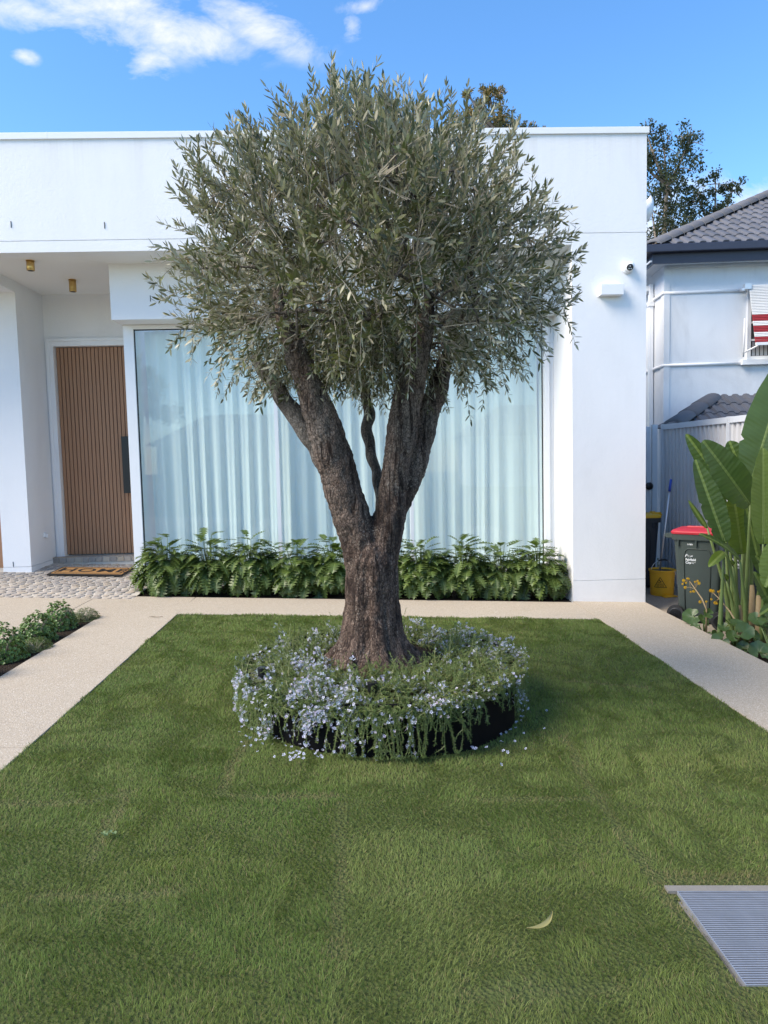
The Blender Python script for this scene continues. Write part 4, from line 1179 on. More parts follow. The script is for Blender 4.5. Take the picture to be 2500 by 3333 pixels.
for i in range(NS):
    a = RNG.uniform(-180, 180) if i % 3 else RNG.uniform(-95, 95)
    r = RR_*math.sqrt(RNG.uniform(.13 if abs(a) < 60 else .20, .98))
    ar = R(a-90); c = np.array([math.cos(ar), math.sin(ar), 0])
    base = np.array([RX, RY, .25])+c*r
    hg = hang(a); outer = r > .76
    tang = np.array([-c[1], c[0], 0]); kind_ = 0
    if outer and RNG.random() < .20+.58*min(hg, 1.2):
        ln = RNG.uniform(.14, .42)*(.50+.78*hg)
        d0 = norm(c*RNG.uniform(.5, 1.1)+np.array([0, 0, RNG.uniform(.25, .8)])+tang*RNG.normal()*.6); g = RNG.uniform(2.4, 4.6); kind_ = 1
    elif RNG.random() < .10:
        d0 = norm(c*RNG.uniform(-.2, .6)+np.array([0, 0, 1.0])+tang*RNG.normal()*.4); g = .3; ln = RNG.uniform(.16, .30); kind_ = 2
    else:
        d0 = norm(c*RNG.uniform(-.2, .9)+np.array([0, 0, RNG.uniform(.35, 1.1)])+tang*RNG.normal()*.9); g = RNG.uniform(.3, 2.2); ln = RNG.uniform(.11, .25)
        if i % 4 == 0: base = np.array([RX, RY, .27])+c*RR_*RNG.uniform(.88, .97); d0 = norm(c*RNG.uniform(.3, 1.2)+np.array([0, 0, .6])+tang*RNG.normal()*.9); g = 3.0; ln = RNG.uniform(.08, .17)
    if r < .45: ln *= .7
    path = grow(base, d0, ln, g)
    fl = .10*flow(a)*(.15 if kind_ == 2 else 1)
    shoot(path, fl, .75 if kind_ == 2 else 1.0)
    for _ in range(int(RNG.integers(2, 5)) if kind_ != 2 else 1):
        k = int(RNG.integers(1, 7)); ax = norm(path[k+1]-path[k]+1e-6)
        d1 = norm(ax*.7+RNG.normal(size=3)*.7+np.array([0, 0, .25]))
        shoot(grow(path[k], d1, RNG.uniform(.035, .085), 1.2, 6), fl)
P2_ = np.array(nP); T2 = np.array(nT); L2_ = np.array(nL)
S2 = norm(np.cross(T2, RNG.normal(size=T2.shape)))*.0014
V2 = np.stack([P2_-S2, P2_+S2, P2_+T2*L2_[:, None]+S2*.4, P2_+T2*L2_[:, None]-S2*.4], 1)
tc_ = np.array([.125, .175, .052])*(.45+.9*np.array(nC)[:, None]); hl = RNG.random(len(tc_)) < .18; tc_[hl] = np.array([.24, .30, .09])
link('foliage', pattern_mesh('foliage', V2, [(0, 1, 2, 3)], M_rose, tc_), rose, loc=(-RX, -RY, -.27), kind='stuff')
M_rstem = simple('rosemary_stem', (0.20, 0.21, 0.09), 0.6, vary=0.4, vs=20)
st.obj('stems', M_rstem, rose, kind='stuff').location = (-RX, -RY, -.27)
def flowers(P, Nn, size, col):
    n = len(P); a1 = norm(np.cross(Nn, RNG.normal(size=Nn.shape))); a2 = np.cross(Nn, a1); g = []
    for k in range(5):
        an = 2*math.pi*k/5; c1 = a1*math.cos(an)+a2*math.sin(an); c2 = -a1*math.sin(an)+a2*math.cos(an)
        sz = size*RNG.uniform(.7, 1.2, (n, 1))
        g += [P+c1*sz*.15, P+c1*sz*.75+c2*sz*.35+Nn*sz*.15, P+c1*sz+Nn*sz*.3, P+c1*sz*.75-c2*sz*.35+Nn*sz*.15]
    V = np.stack(g, 1); F_ = [(4*k, 4*k+1, 4*k+2, 4*k+3) for k in range(5)]
    return V, F_
fP, fN = np.array(fP), np.array(fN); print('flowers', len(fP), 'needles', len(nP))
V, F_ = flowers(fP, fN, .0105, None)
fc_ = np.array([.74, .74, .93])*(.75+.4*RNG.random((len(fP), 1)))*(1+RNG.normal(size=(len(fP), 3))*.05)
link('flowers', pattern_mesh('flowers', V, F_, M_petal, np.clip(fc_, 0, 1)), rose, loc=(-RX, -RY, -.27), kind='stuff')
# petals dropped on the turf
k = 80; a = np.concatenate([RNG.uniform(-60, -20, 40), RNG.uniform(25, 85, 40)]); r = RR_+np.abs(RNG.normal(size=k))*.10+.03
ar = np.radians(a-90); px_, py_ = RX+r*np.cos(ar), RY+r*np.sin(ar)
c_ = RNG.random(k) < .35; px_[c_] = -.42+RNG.normal(size=c_.sum())*.07; py_[c_] = 4.02+RNG.normal(size=c_.sum())*.05
Pp = np.stack([px_, py_, gz(px_)+.032], 1); V, F_ = flowers(Pp, norm(RNG.normal(size=(k, 3))*.3+np.array([0, -.3, 1])), .010, None)
o = link('fallen_petals', pattern_mesh('fallen_petals', V, F_, M_petal, np.ones((k, 3))*np.array([.66, .68, .86])), None, kind='stuff', label='pale petals dropped on the turf around the planter', category='petals')

# ================================================================== LAWN GRASS
KX0, KX1, KY0, KY1 = 1.25, 2.62, 2.20, 2.82   # pit
seams = [[(-2.0, 3.5), (-1.43, 3.53), (-1.25, 3.60)], [(-1.25, 3.60), (-1.23, 3.0)], [(-.77, 3.63), (-.5, 3.58), (-.16, 3.59)], [(-.14, 3.5), (-.14, 3.03), (-.13, 2.4)],
         [(-1.34, 2.76), (-.80, 2.77)], [(1.26, 4.4), (1.21, 3.71), (1.2, 3.27), (1.2, 2.92), (1.27, 2.85), (2.6, 2.87)], [(.58, 3.57), (1.19, 3.58)], [(-.77, 3.63), (-.79, 3.98), (-.74, 4.32)],
         [(1.2, 2.92), (1.19, 2.0)], [(-.9, 5.2), (-.9, 6.4), (-1.3, 6.4)], [(1.6, 5.6), (2.2, 5.5)], [(.3, 2.2), (.8, 2.22)], [(1.24, 2.9), (1.24, 2.2)]]
def seam_d(x, y):
    D_ = np.full(x.shape, 9.0)
    for s_ in seams:
        for (ax_, ay), (bx, by) in zip(s_[:-1], s_[1:]):
            vx, vy = bx-ax_, by-ay; t = np.clip(((x-ax_)*vx+(y-ay)*vy)/(vx*vx+vy*vy), 0, 1)
            D_ = np.minimum(D_, np.hypot(x-ax_-vx*t, y-ay-vy*t))
    return D_
allV, allC = [], []
for (ya, yb, dens) in ((1.35, 2.2, 25000), (2.2, 3.0, 23000), (3.0, 4.2, 16000), (4.2, 5.6, 10500), (5.6, 7.93, 7500)):
    xw = min(2.7, .80*yb+.5)
    n = int(dens*(min(xw, 2.68)+min(xw, 2.12))*(yb-ya))
    x = RNG.uniform(-min(xw, 2.12), min(xw, 2.68), n); y = RNG.uniform(ya, yb, n)
    rr2 = np.hypot(x-RX, y-RY)
    ed = .035*(vn(x, y, .12)-.3)
    ok = (rr2 > RR_+.012) & (x > -2.035-.0165*(y-4.2)-ed*.5) & (x < 2.645+ed*.6) & (y < 7.89+ed) & ~((x > KX0-.005) & (x < KX1) & (y > KY0) & (y < KY1))
    x, y, rr2 = x[ok], y[ok], rr2[ok]
    sd = seam_d(x+.03*(vn(x, y, .2, 1)-.5), y+.03*(vn(x, y, .2, 2)-.5))
    pr = np.clip(sd/.035, .50, 1)*np.clip(.85+.6*(vn(x, y, .30, 3)-.25), .5, 1)
    bare = np.exp(-((x-.55)**2/.05+(y-2.22)**2/.006))+np.exp(-((x-1.2)**2/.004+(y-3.05)**2/.05))
    ok = RNG.random(len(x)) < pr*(1-.6*bare)
    x, y, sd = x[ok], y[ok], sd[ok]; n = len(x)
    clump = vn(x, y, .055, 1); ang = 6.28*vn(x, y, .24, 2)*1.6+RNG.normal(size=n)*.9
    lean = .25+.55*RNG.random(n)+.3*clump
    h = RNG.uniform(.014, .031, n)*(.75+.5*vn(x, y, .13, 3))*np.clip(.55+sd/.12, .55, 1)
    if ya > 5: h *= 1.05
    w = np.maximum(.0011, .00042*y)*RNG.uniform(.8, 1.25, n)
    z = lawn_z(x, y)
    dx, dy = np.cos(ang), np.sin(ang); face = RNG.uniform(0, 6.28, n); sx, sy = np.cos(face)*w, np.sin(face)*w*.5
    mid = .55
    def pt(t, wd, sg):
        return np.stack([x+dx*h*lean*t*t+sx*wd*sg, y+dy*h*lean*t*t+sy*wd*sg, z+h*t*(1-.28*lean*t)], 1)
    V = np.stack([pt(0, 1, -1), pt(0, 1, 1), pt(mid, .8, 1), pt(mid, .8, -1), pt(1, 0, 1)], 1)
    # green differs by sod: strips about a metre wide, plus soft patches
    wx = x+.02*(vn(x, y, .15, 3)-.5)
    sod = np.where(wx < -1.25, -.05, np.where(wx < -.14, -.38, np.where(wx < 1.2, .50, .30)))*np.clip((4.6-y)/.6, .35, 1)+.12*np.sin(np.floor((y+.4)/.82)*78.2)
    sod[(wx > -.14) & (wx < 1.2) & (y > 3.58)] -= .30
    sod[(wx > .55) & (wx < 1.2) & (y < 3.58)] -= .55
    patch = vn(x, y, .5, 0)-.5; patch2 = vn(x, y, .09, 2)-.5
    g = np.stack([.162+.055*sod+.055*patch, .216+.046*sod+.036*patch, .056+.026*sod+.012*patch], 1)
    g *= (1+.18*patch2+RNG.normal(size=n)*.15)[:, None]
    straw = RNG.random(n) < (.09+.10*np.clip(patch+.1, 0, 1)+.9*np.exp(-(sd/.03)**2)+.5*np.exp(-((y-2.88)/.05)**2)*(x > 1.25))
    g[straw] = np.array([.25, .215, .10])*(.6+.7*RNG.random((straw.sum(), 1)))
    allV.append(V); allC.append(np.clip(g, .006, .6))
V = np.concatenate(allV); C_ = np.concatenate(allC); print('blades', len(V))
link('grass', pattern_mesh('grass', V, [(0, 1, 2, 3), (3, 2, 4)], M_grass, C_), None, kind='stuff', label='short green turf with faint sod joints and straw coloured patches', category='grass')
# dropped leaves and a small weed
def flat_leaf(name, pts, wid, mat, loc, rz, lab, cat, tilt=0.0):
    m = MB(); n = len(pts); L = []
    for i, (x, y) in enumerate(pts):
        w = wid*math.sin(math.pi*min(max(i/(n-1), .04), .96))**.7
        L += [(x, y-w, .006+w*.25), (x, y, .004-.15*y), (x, y+w, .006+w*.3)]
    m.add(L, [(3*i, 3*i+3, 3*i+4, 3*i+1) for i in range(n-1)]+[(3*i+1, 3*i+4, 3*i+5, 3*i+2) for i in range(n-1)])
    o = m.obj(name, mat, None, True, label=lab, category=cat); o.location = loc; o.rotation_euler = (tilt, 0, rz); return o
M_dry = simple('dry_gum_leaf', (0.30, 0.27, 0.10), 0.55, vary=0.3, vs=20)
M_dry2 = simple('brown_leaf', (0.16, 0.12, 0.07), 0.7, vary=0.3, vs=20)
flat_leaf('fallen_leaf', [(-.075+.15*i/10, .025*(i/10-.5)**2*4) for i in range(11)], .009, M_dry, (.635, 2.50, .012), R(38), 'curved yellow gum leaf lying on the front of the lawn', 'leaf', R(18))
flat_leaf('fallen_leaf', [(-.075+.15*i/8, .012*math.sin(i)) for i in range(9)], .006, M_dry2, (-2.28, 7.69, float(gz(-2.28))+.004), R(-8), 'thin brown leaf on the concrete path beside the far lawn corner', 'leaf')
t = empty('clover_weed', (-1.225, 3.164, .085), label='tiny round leaved weed in the turf on the side near the path', category='weed')
for i, (dx, dy) in enumerate(((0, 0), (.028, .008), (.052, -.004), (.018, -.016))):
    m = MB(); m.add([(dx+.014*math.cos(a_), dy+.011*math.sin(a_), .004*math.sin(2*a_)) for a_ in [2*math.pi*q/10 for q in range(10)]], [tuple(range(10))]); m.obj('leaf', M_lig, t)

# ---------------------------------------------------------------- drainage grate
gzp = float(gz(1.6))
gr = empty('drain_grate', (1.25, 2.235, float(gz(1.25))+.008), label='galvanised steel slotted drain grate set in a concrete frame at the corner of the lawn', category='grate')
gr.rotation_euler = (0, math.atan(.043), 0)
GW, GD, TH = 1.05, .525, .028
MB().box(0, GW, 0, .004, -TH, 0).box(0, GW, GD-.004, GD, -TH, 0).box(0, .004, .004, GD-.004, -TH, 0).box(GW-.004, GW, .004, GD-.004, -TH, 0).obj('frame', M_galv, gr)
bm_ = MB().box(.004, GW-.004, -.0026, .0026, -TH+.002, -.001).mesh('bar', M_galv)
nb = 44
for i in range(nb): link('bar', bm_, gr, loc=(0, .014+i*(GD-.028)/(nb-1), 0))
cb = MB().box(-.0022, .0022, .004, GD-.004, -.020, -.010).mesh('cross_rod', M_galv)
for i in range(1, 11): link('cross_rod', cb, gr, loc=(i*GW/11, 0, 0))
MB().box(.002, GW, .002, GD-.002, -.16, -.15).obj('pit_floor', M_dark, gr)  # dark sheet, shade inside the pit put into its colour
kb = MB().box(-.035, GW+.1, GD+.003, GD+.042, -.12, -.002).box(-.05, GW+.1, -.055, -.003, -.15, -.012).box(-.05, -.002, -.003, GD+.003, -.15, -.022).box(GW+.002, GW+.1, -.003, GD+.003, -.15, -.012).obj('concrete_frame', M_kerb, gr)
# ================================================================== LOBED PLANTS UNDER THE WINDOW
def lobed_leaf(k):
    q = random.Random(k); L = 6; m = MB()
    ts, es = [0.0], [.0]
    for i in range(L):
        t0 = .04+.86*i/L; env = (math.sin(math.pi*min(.97, (t0+.16)*.88))**.6)*.25
        if i == 0: env *= 1.05
        ts += [t0+.014, t0+.06, t0+.098]; es += [env*.13, env*q.uniform(1.05, 1.25), env*.50]
    ts += [.985]; es += [.0]
    vs, fs = [], []
    bend = q.uniform(.16, .34)
    for sg in (1, -1):
        o = len(vs)
        for i, (t, e) in enumerate(zip(ts, es)):
            fwd = .09 if e > .10 else .0
            z = -bend*t*t+.02*math.sin(t*6+k)
            mt = t if i < len(ts)-1 else t
            vs += [(mt, 0, z), (min(1, t+fwd), sg*e, z+e*(.20+.10*math.sin(i*2.1+k))-.25*e*e)]
        for i in range(len(ts)-1):
            a = o+2*i; f = (a, a+2, a+3, a+1)
            fs.append(f if sg > 0 else f[::-1])
    m.add(vs, fs); return m.mesh('leaf', M_xan, True)
xl = [lobed_leaf(k) for k in range(6)]
def frame(pos, fwd, up, s):
    f = Vector(fwd).normalized(); r = Vector(up).cross(f)
    if r.length < 1e-3: r = Vector((0, 1, 0))
    r.normalize(); u = f.cross(r)
    return Matrix(((f.x, r.x, u.x, pos[0]), (f.y, r.y, u.y, pos[1]), (f.z, r.z, u.z, pos[2]), (0, 0, 0, 1)))@Matrix.Diagonal((s[0], s[1], s[2], 1))
xlabels = ['lobed leaf plant at the porch end of the window bed, spreading over the cobbles', 'lobed leaf plant below the first pane, next to the one at the porch end',
 'lobed leaf plant below the middle of the first window pane', 'lobed leaf plant in front of the first white mullion', 'lobed leaf plant just to the door side of the olive trunk',
 'lobed leaf plant mostly hidden behind the olive trunk', 'lobed leaf plant just to the pier side of the olive trunk', 'lobed leaf plant in front of the last window pane, one clear of the trunk',
 'lobed leaf plant second from the white pier', 'lobed leaf plant pressed against the white pier at the end of the bed']
for i in range(10):
    cx = -2.55+i*.545+rnd.uniform(-.04, .04); cy = 9.30+rnd.uniform(-.05, .05)
    if i == 9: cx = 2.30
    z0 = float(gz(cx))-.02
    hgt = rnd.uniform(.80, .88)
    t = empty('lobed_leaf_plant', (cx, cy, z0), label=xlabels[i], category='plant', group='lobed leaf plants in the bed below the window')
    sm = MB(); nl = 250
    for j in range(nl):
        # points over a dome: even in azimuth, weighted to the front half that shows
        az = rnd.uniform(0, 2*math.pi) if j % 3 == 0 else rnd.uniform(math.pi*1.0, math.pi*2.0)
        el = math.asin(rnd.uniform(0, 1.0)**.75); rr_ = rnd.uniform(.62, 1.0)
        ce = math.cos(el); rx, ry = .36, .38
        p = Vector((math.cos(az)*ce*rx*rr_, math.sin(az)*ce*ry*rr_, .12+hgt*.82*(.15+.85*max(el, -.1)/1.57)*rr_))
        pit_ = R(-66+100*(max(el, 0)/1.57))+rnd.uniform(-.35, .35)
        h_ = az+rnd.uniform(-1.1, 1.1)
        fwd_ = Vector((math.cos(h_)*math.cos(pit_), math.sin(h_)*math.cos(pit_), math.sin(pit_)))
        s_ = rnd.uniform(.17, .27)
        if p.z+fwd_.z*s_ < .0: fwd_.z = -p.z/s_; 
        up = Vector((math.cos(h_)*.35, math.sin(h_)*.35, 1))
        if pit_ < -.9: up = Vector((math.cos(h_), math.sin(h_), .45))
        link('leaf', xl[rnd.randrange(6)], t, mw=frame(p, fwd_, up, (s_, s_*rnd.uniform(.95, 1.2), s_)))
        if j % 2 == 0: sm.tube([(p.x*.12, p.y*.12, 0), (p.x*.5, p.y*.5, p.z*.62), tuple(p)], [.006, .005, .0035], 4, cap=False)
    # a few leaves standing a little above the rest
    for j in range(0):
        az = rnd.uniform(0, 6.28); p = Vector((math.cos(az)*.15, math.sin(az)*.15, hgt*.84+rnd.uniform(-.05, .04)))
        pit_ = rnd.uniform(.2, 1.0)
        fwd_ = Vector((math.cos(az)*math.cos(pit_), math.sin(az)*math.cos(pit_), math.sin(pit_)))
        s_ = rnd.uniform(.13, .19)
        link('leaf', xl[rnd.randrange(6)], t, mw=frame(p, fwd_, (0, -.6, 1), (s_, s_, s_)))
        sm.tube([(0, 0, 0), (p.x*.5, p.y*.5, p.z*.6), tuple(p)], [.006, .005, .0035], 4, cap=False)
    sm.obj('stems', M_stem, t)

# ================================================================== HEDGE STRIP BESIDE THE PATH
M_box = attr_leaf('glossy_small_leaf', .35, .2, spec=.5)
def rosette_ball(loc, rad, hgt, label, col, n=420, leaf=.030, fine=False):
    t = empty('clipped_shrub' if not fine else 'ground_cover_mound', loc, label=label, category='shrub', group='round shrubs in the strip beside the path' if not fine else 'fine leaved mounds in the strip beside the path')
    P_, T_, N_, L_, C_ = [], [], [], [], []
    for i in range(n):
        d = RNG.normal(size=3); d[2] = abs(d[2])*.9-.15; d = norm(d)
        bump = .92+.14*vn(np.arctan2(d[1], d[0])*1.0+3, d[2]*1.3, .45)
        c = d*np.array([rad, rad, hgt])*bump*RNG.uniform(.82, 1.03); c[2] = max(c[2], .01)
        cn = norm(d+np.array([0, 0, .45])+RNG.normal(size=3)*.25); a = norm(np.cross(cn, RNG.normal(size=3))); b = np.cross(cn, a)
        tone = RNG.uniform(.7, 1.3)
        m_ = 7 if not fine else 5
        for k in range(m_):
            an = 2*math.pi*k/m_+RNG.normal()*.2; o = a*math.cos(an)+b*math.sin(an); lift = RNG.uniform(.25, .9)
            td = norm(o+cn*lift); P_.append(c); T_.append(td); N_.append(norm(cn-td*np.dot(cn, td))); L_.append(leaf*RNG.uniform(.75, 1.2)); C_.append(tone)
    P_, T_, N_, L_, C_ = map(np.array, (P_, T_, N_, L_, C_)); B_ = np.cross(N_, T_); W_ = L_*(.30 if not fine else .10)
    f = lambda a, b, c: P_+T_*(L_*a)[:, None]+B_*(W_*b)[:, None]+N_*(L_*c)[:, None]
    V = np.stack([P_, f(.5, 1, .08), f(.5, -1, .08), f(1, 0, -.05)], 1)
    col_ = np.array(col)*C_[:, None]*(1+RNG.normal(size=(len(C_), 1))*.15)
    link('foliage', pattern_mesh('foliage', V, [(0, 2, 1), (1, 2, 3)], M_box, np.clip(col_, .01, .6)), t, kind='stuff')
    m = MB()
    for k in range(7):
        an = k*.9; m.tube([(0, 0, -.02), (math.cos(an)*rad*.3, math.sin(an)*rad*.3, hgt*.4), (math.cos(an)*rad*.6, math.sin(an)*rad*.6, hgt*.7)], [.008, .006, .003], 5)
    m.obj('stems', M_twig, t)
g1 = (.11, .185, .045); g2 = (.13, .21, .05)
for x, y, r_, h_, lab, c_ in ((-3.06, 7.27, .175, .235, 'round leafy shrub at the house end of the mulched strip', g1), (-3.07, 6.78, .18, .225, 'round leafy shrub second from the house end of the mulched strip', g1),
      (-3.08, 6.13, .215, .25, 'large round leafy shrub in the mulched strip beside the low fine leaved mound', g2), (-3.04, 5.55, .20, .24, 'round leafy shrub cut by the picture edge beside the path', g1),
      (-3.05, 4.9, .22, .25, 'round leafy shrub furthest from the house in the mulched strip', g1)):
    rosette_ball((x-.07, y, float(gz(x))-.02), r_*.93, h_*1.2, lab, c_, int(3300*r_), .021)
rosette_ball((-3.00, 7.63, float(gz(-3))-.02), .14, .13, 'low fine leaved mound at the tip of the mulched strip', (.085, .12, .035), 800, .016, True)
rosette_ball((-2.99, 6.42, float(gz(-3))-.02), .14, .11, 'low fine leaved mound between two round shrubs in the mulched strip', (.11, .15, .04), 800, .016, True)

# ================================================================== BIG PADDLE LEAF PLANT
ban = empty('paddle_leaf_plant', (4.1, 7.3, -.25), label='tall giant paddle leaf plant in front of the bins by the metal fence', category='plant')
def paddle(length, width, k, fold, mat, tear=True, droop=.12):
    q = random.Random(k); n, w = 40, 6; m = MB(); vs = []
    cuts = [q.randint(4, n-4) for _ in range(3)] if tear else []
    for i in range(n+1):
        t = i/n; e = width*.60*max(.0, math.sin(math.pi*min(.995, (.02+t*.975)**.9)))**.50*(1-.18*t)
        for j in range(-w, w+1):
            u = j/w; a = abs(u)
            er = e*(1+.012*math.sin(i*.8+k+(2 if u > 0 else 0))) 
            tearf = 1.0
            for c in cuts:
                if abs(i-c) < 1 and a > .55 and (u > 0) == (c % 2 == 0): tearf = .82
            y = u*er*math.cos(fold*.9*a)*tearf
            z = a*er*math.sin(fold)-droop*length*t*t+.003*math.sin(i*1.05)*a*(width/.25)-(.12*er*a*a)
            vs.append((t*length, y, z))
    W_ = 2*w+1
    fs = [(i*W_+j, i*W_+j+1, (i+1)*W_+j+1, (i+1)*W_+j) for i in range(n) for j in range(W_-1)]
    m.add(vs, fs)
    m.tube([(t*length, 0, -droop*length*t*t-.004) for t in [i/10 for i in range(11)]], [.010*(1-.75*i/10) for i in range(11)], 6)
    return m.mesh('leaf', mat, True)
BO = Vector((4.1, 7.3, -.25))
leaves = [
 # base, tip, width, facing, fold, young?, droop, foot of stalk
 ((3.97, 7.15, 1.20), (3.44, 7.05, 1.85), .33, (-.35, -1, .45), .30, 0, .06, (3.98, 7.25)),
 ((3.63, 7.00, .84), (3.375, 7.10, 1.66), .24, (-.2, -1, .1), .55, 0, .03, (3.90, 7.2)),
 ((3.91, 6.80, .84), (3.95, 6.90, 1.76), .30, (.1, -1, .05), .35, 1, .02, (4.02, 7.0)),
 ((4.20, 7.55, 1.42), (4.62, 7.60, 2.75), .44, (-.3, -1, .25), .20, 0, .04, (4.20, 7.5)),
 ((3.95, 7.42, 1.24), (3.45, 7.45, 1.93), .21, (-.6, -.8, .2), .50, 0, .05, (4.0, 7.45)),
 ((4.20, 7.72, 1.50), (4.06, 7.75, 1.86), .26, (-.3, -1, .1), .40, 0, .05, (4.2, 7.6)),
 ((3.93, 7.50, 1.05), (3.70, 7.55, 1.40), .17, (-.5, -1, -.1), .55, 0, .10, (4.0, 7.5)),
 ((4.03, 7.40, .66), (3.90, 7.35, 1.30), .28, (-.1, -1, .1), .25, 1, .03, (4.05, 7.4)),
 ((4.16, 7.25, .48), (3.99, 7.25, 1.16), .14, (-.9, -.6, 0), .60, 0, .02, (4.1, 7.3)),
 ((3.78, 6.98, .66), (3.37, 6.90, .95), .15, (.0, -.6, 1), .30, 0, .25, (3.92, 7.1)),
 ((3.67, 7.08, .73), (3.475, 7.0, .60), .11, (-.3, -.7, .8), .50, 1, .10, (3.64, 7.1)),
 ((4.06, 6.72, .90), (3.86, 6.66, .45), .24, (-.5, -1, .3), .30, 1, .05, (4.15, 6.8)),
 ((4.02, 6.85, .24), (3.83, 6.8, .56), .13, (-.3, -1, .4), .45, 0, .05, (4.05, 6.9)),
 ((3.64, 7.38, .95), (3.46, 7.42, 1.24), .07, (-.6, -.8, 0), .70, 0, .02, (3.9, 7.3)),
 ((4.05, 6.78, .24), (3.85, 6.72, .16), .10, (0, -.5, 1), .40, 0, .10, (4.1, 6.85)),
 ((4.14, 7.08, .52), (4.00, 7.08, .68), .10, (-.4, -.8, .4), .60, 0, .05, (4.1, 7.1)),
 ((4.40, 7.2, 1.2), (4.75, 7.1, 2.1), .34, (-.4, -1, .2), .25, 0, .05, (4.3, 7.2)),
 ((4.35, 6.7, .9), (4.55, 6.6, 1.7), .30, (-.4, -1, .2), .30, 1, .05, (4.3, 6.9)),
 ((3.76, 7.2, .42), (3.68, 7.1, .50), .07, (-.2, -1, .3), .9, 0, .0, (3.9, 7.2)),
 ((3.80, 7.15, .58), (3.72, 7.05, .64), .06, (-.2, -1, .3), .9, 0, .0, (3.92, 7.2)),
 ((3.95, 7.6, .9), (3.83, 7.65, 1.2), .20, (-.2, -1, 0), .4, 0, .0, (4.0, 7.6)),
 ((4.1, 7.5, .75), (4.18, 7.5, 1.35), .22, (-.3, -1, 0), .4, 0, .0, (4.1, 7.5)),
]
for k, (b, tp, w, fc, fold, young, droop, foot) in enumerate(leaves):
    b_, t_ = Vector(b), Vector(tp); ln = (t_-b_).length
    me = paddle(ln*1.02, w, k, fold, M_ban2 if young else M_ban, w > .12, droop)
    fwd_ = (t_-b_)+Vector(fc).normalized()*droop*ln
    mw = frame(b_-BO, fwd_, fc, (1, 1, 1))
    link('leaf', me, ban, mw=mw)
    f3 = Vector((foot[0], foot[1], -.26)); mid = (f3*.5+b_*.5); mid.x = f3.x*.65+b_.x*.35; mid.z = (f3.z+b_.z)*.5
    m = MB(); pts = [f3-BO, f3*.75+mid*.25-BO, mid-BO, (mid*.35+b_*.65)-BO, b_-BO]
    m.tube(pts, [.034, .028, .019, .014, .010], 9); m.obj('stalk', M_stem, ban, True)
for (x, y, h) in ((4.02, 7.0, .55), (3.92, 7.18, .42), (4.12, 7.3, .60), (4.2, 6.75, .95)):
    MB().tube([Vector((x, y, -.26))-BO, Vector((x-.02, y, -.26+h*.5))-BO, Vector((x-.04, y-.01, -.26+h))-BO], [.050, .042, .020], 10).obj('sheath', M_drystem, ban, True)

# ---------------------------------------------------------------- round leaved plants with yellow flowers at its foot
def round_leaf(k):
    q = random.Random(k); m = MB(); n = 26; rings = 5; vs = [(0, 0, 0)]
    for i in range(1, rings+1):
        r = i/rings
        for j in range(n):
            a = -math.pi+.22+(2*math.pi-.44)*j/(n-1)
            rr_ = r*(1+.05*math.sin(a*7+k) if i == rings else 1)*(1-.25*max(0, abs(a)-2.4))
            vs.append((.18+math.cos(a)*rr_, math.sin(a)*rr_, .22*r*r+.05*r*math.sin(a*4+k)+.025*r*math.sin(a*13)))
    fs = [(0, 1+j, 2+j) for j in range(n-1)]
    for i in range(1, rings):
        a0, b0 = 1+(i-1)*n, 1+i*n
        fs += [(a0+j, b0+j, b0+j+1, a0+j+1) for j in range(n-1)]
    m.add(vs, fs); return m.mesh('leaf', M_lig, True)
rl = [round_leaf(k) for k in range(4)]
L1 = [((3.64, 7.71, -.08), .094, (-.5, -.7, .8)), ((3.68, 7.42, .02), .054, (.1, -.9, .5)), ((3.67, 7.52, -.07), .06, (.3, -.6, .6)), ((3.72, 7.6, -.12), .06, (.5, -.4, .8)), ((3.66, 7.24, -.16), .042, (.3, -.8, .4)), ((3.62, 7.58, -.16), .05, (-.3, -.5, .8))]
L2 = [((3.66, 7.05, -.04), .055, (-.3, -.6, .9)), ((3.66, 6.87, -.09), .060, (-.2, -.7, .7)), ((3.68, 6.84, .04), .062, (0, -.5, .9)), ((3.68, 6.70, -.0), .085, (-.1, -.9, .7)), ((3.60, 7.0, -.17), .085, (-.6, -.9, .4)), ((3.74, 6.9, .02), .06, (.2, -.6, .8)),
      ((3.70, 6.98, -.12), .06, (.2, -.8, .5)), ((3.73, 7.05, .0), .06, (.3, -.4, .9))]
L3 = [((3.82, 6.78, -.07), .056, (0, -.9, .5)), ((3.82, 6.73, .11), .075, (-.2, -.7, .9)), ((3.78, 6.62, -.17), .085, (-.4, -.8, .6)), ((3.80, 6.45, -.14), .075, (-.5, -.8, .5)), ((3.84, 6.32, -.20), .060, (-.3, -.9, .6)), ((3.88, 6.63, .14), .05, (.2, -.8, .6)),
      ((3.9, 6.8, .05), .07, (0, -.6, .9)), ((3.95, 6.6, -.02), .08, (0, -.5, .9)), ((3.85, 6.2, -.15), .08, (-.4, -.5, .8)), ((3.98, 6.35, -.05), .08, (0, -.4, .9)), ((3.75, 6.85, -.2), .06, (-.4, -.8, .5)), ((3.9, 5.95, -.12), .085, (-.4, -.4, .9)), ((3.78, 6.05, -.2), .06, (-.6, -.5, .7))]
M_yfl = simple('yellow_petals', (0.72, 0.42, 0.02), 0.6, vary=.2)
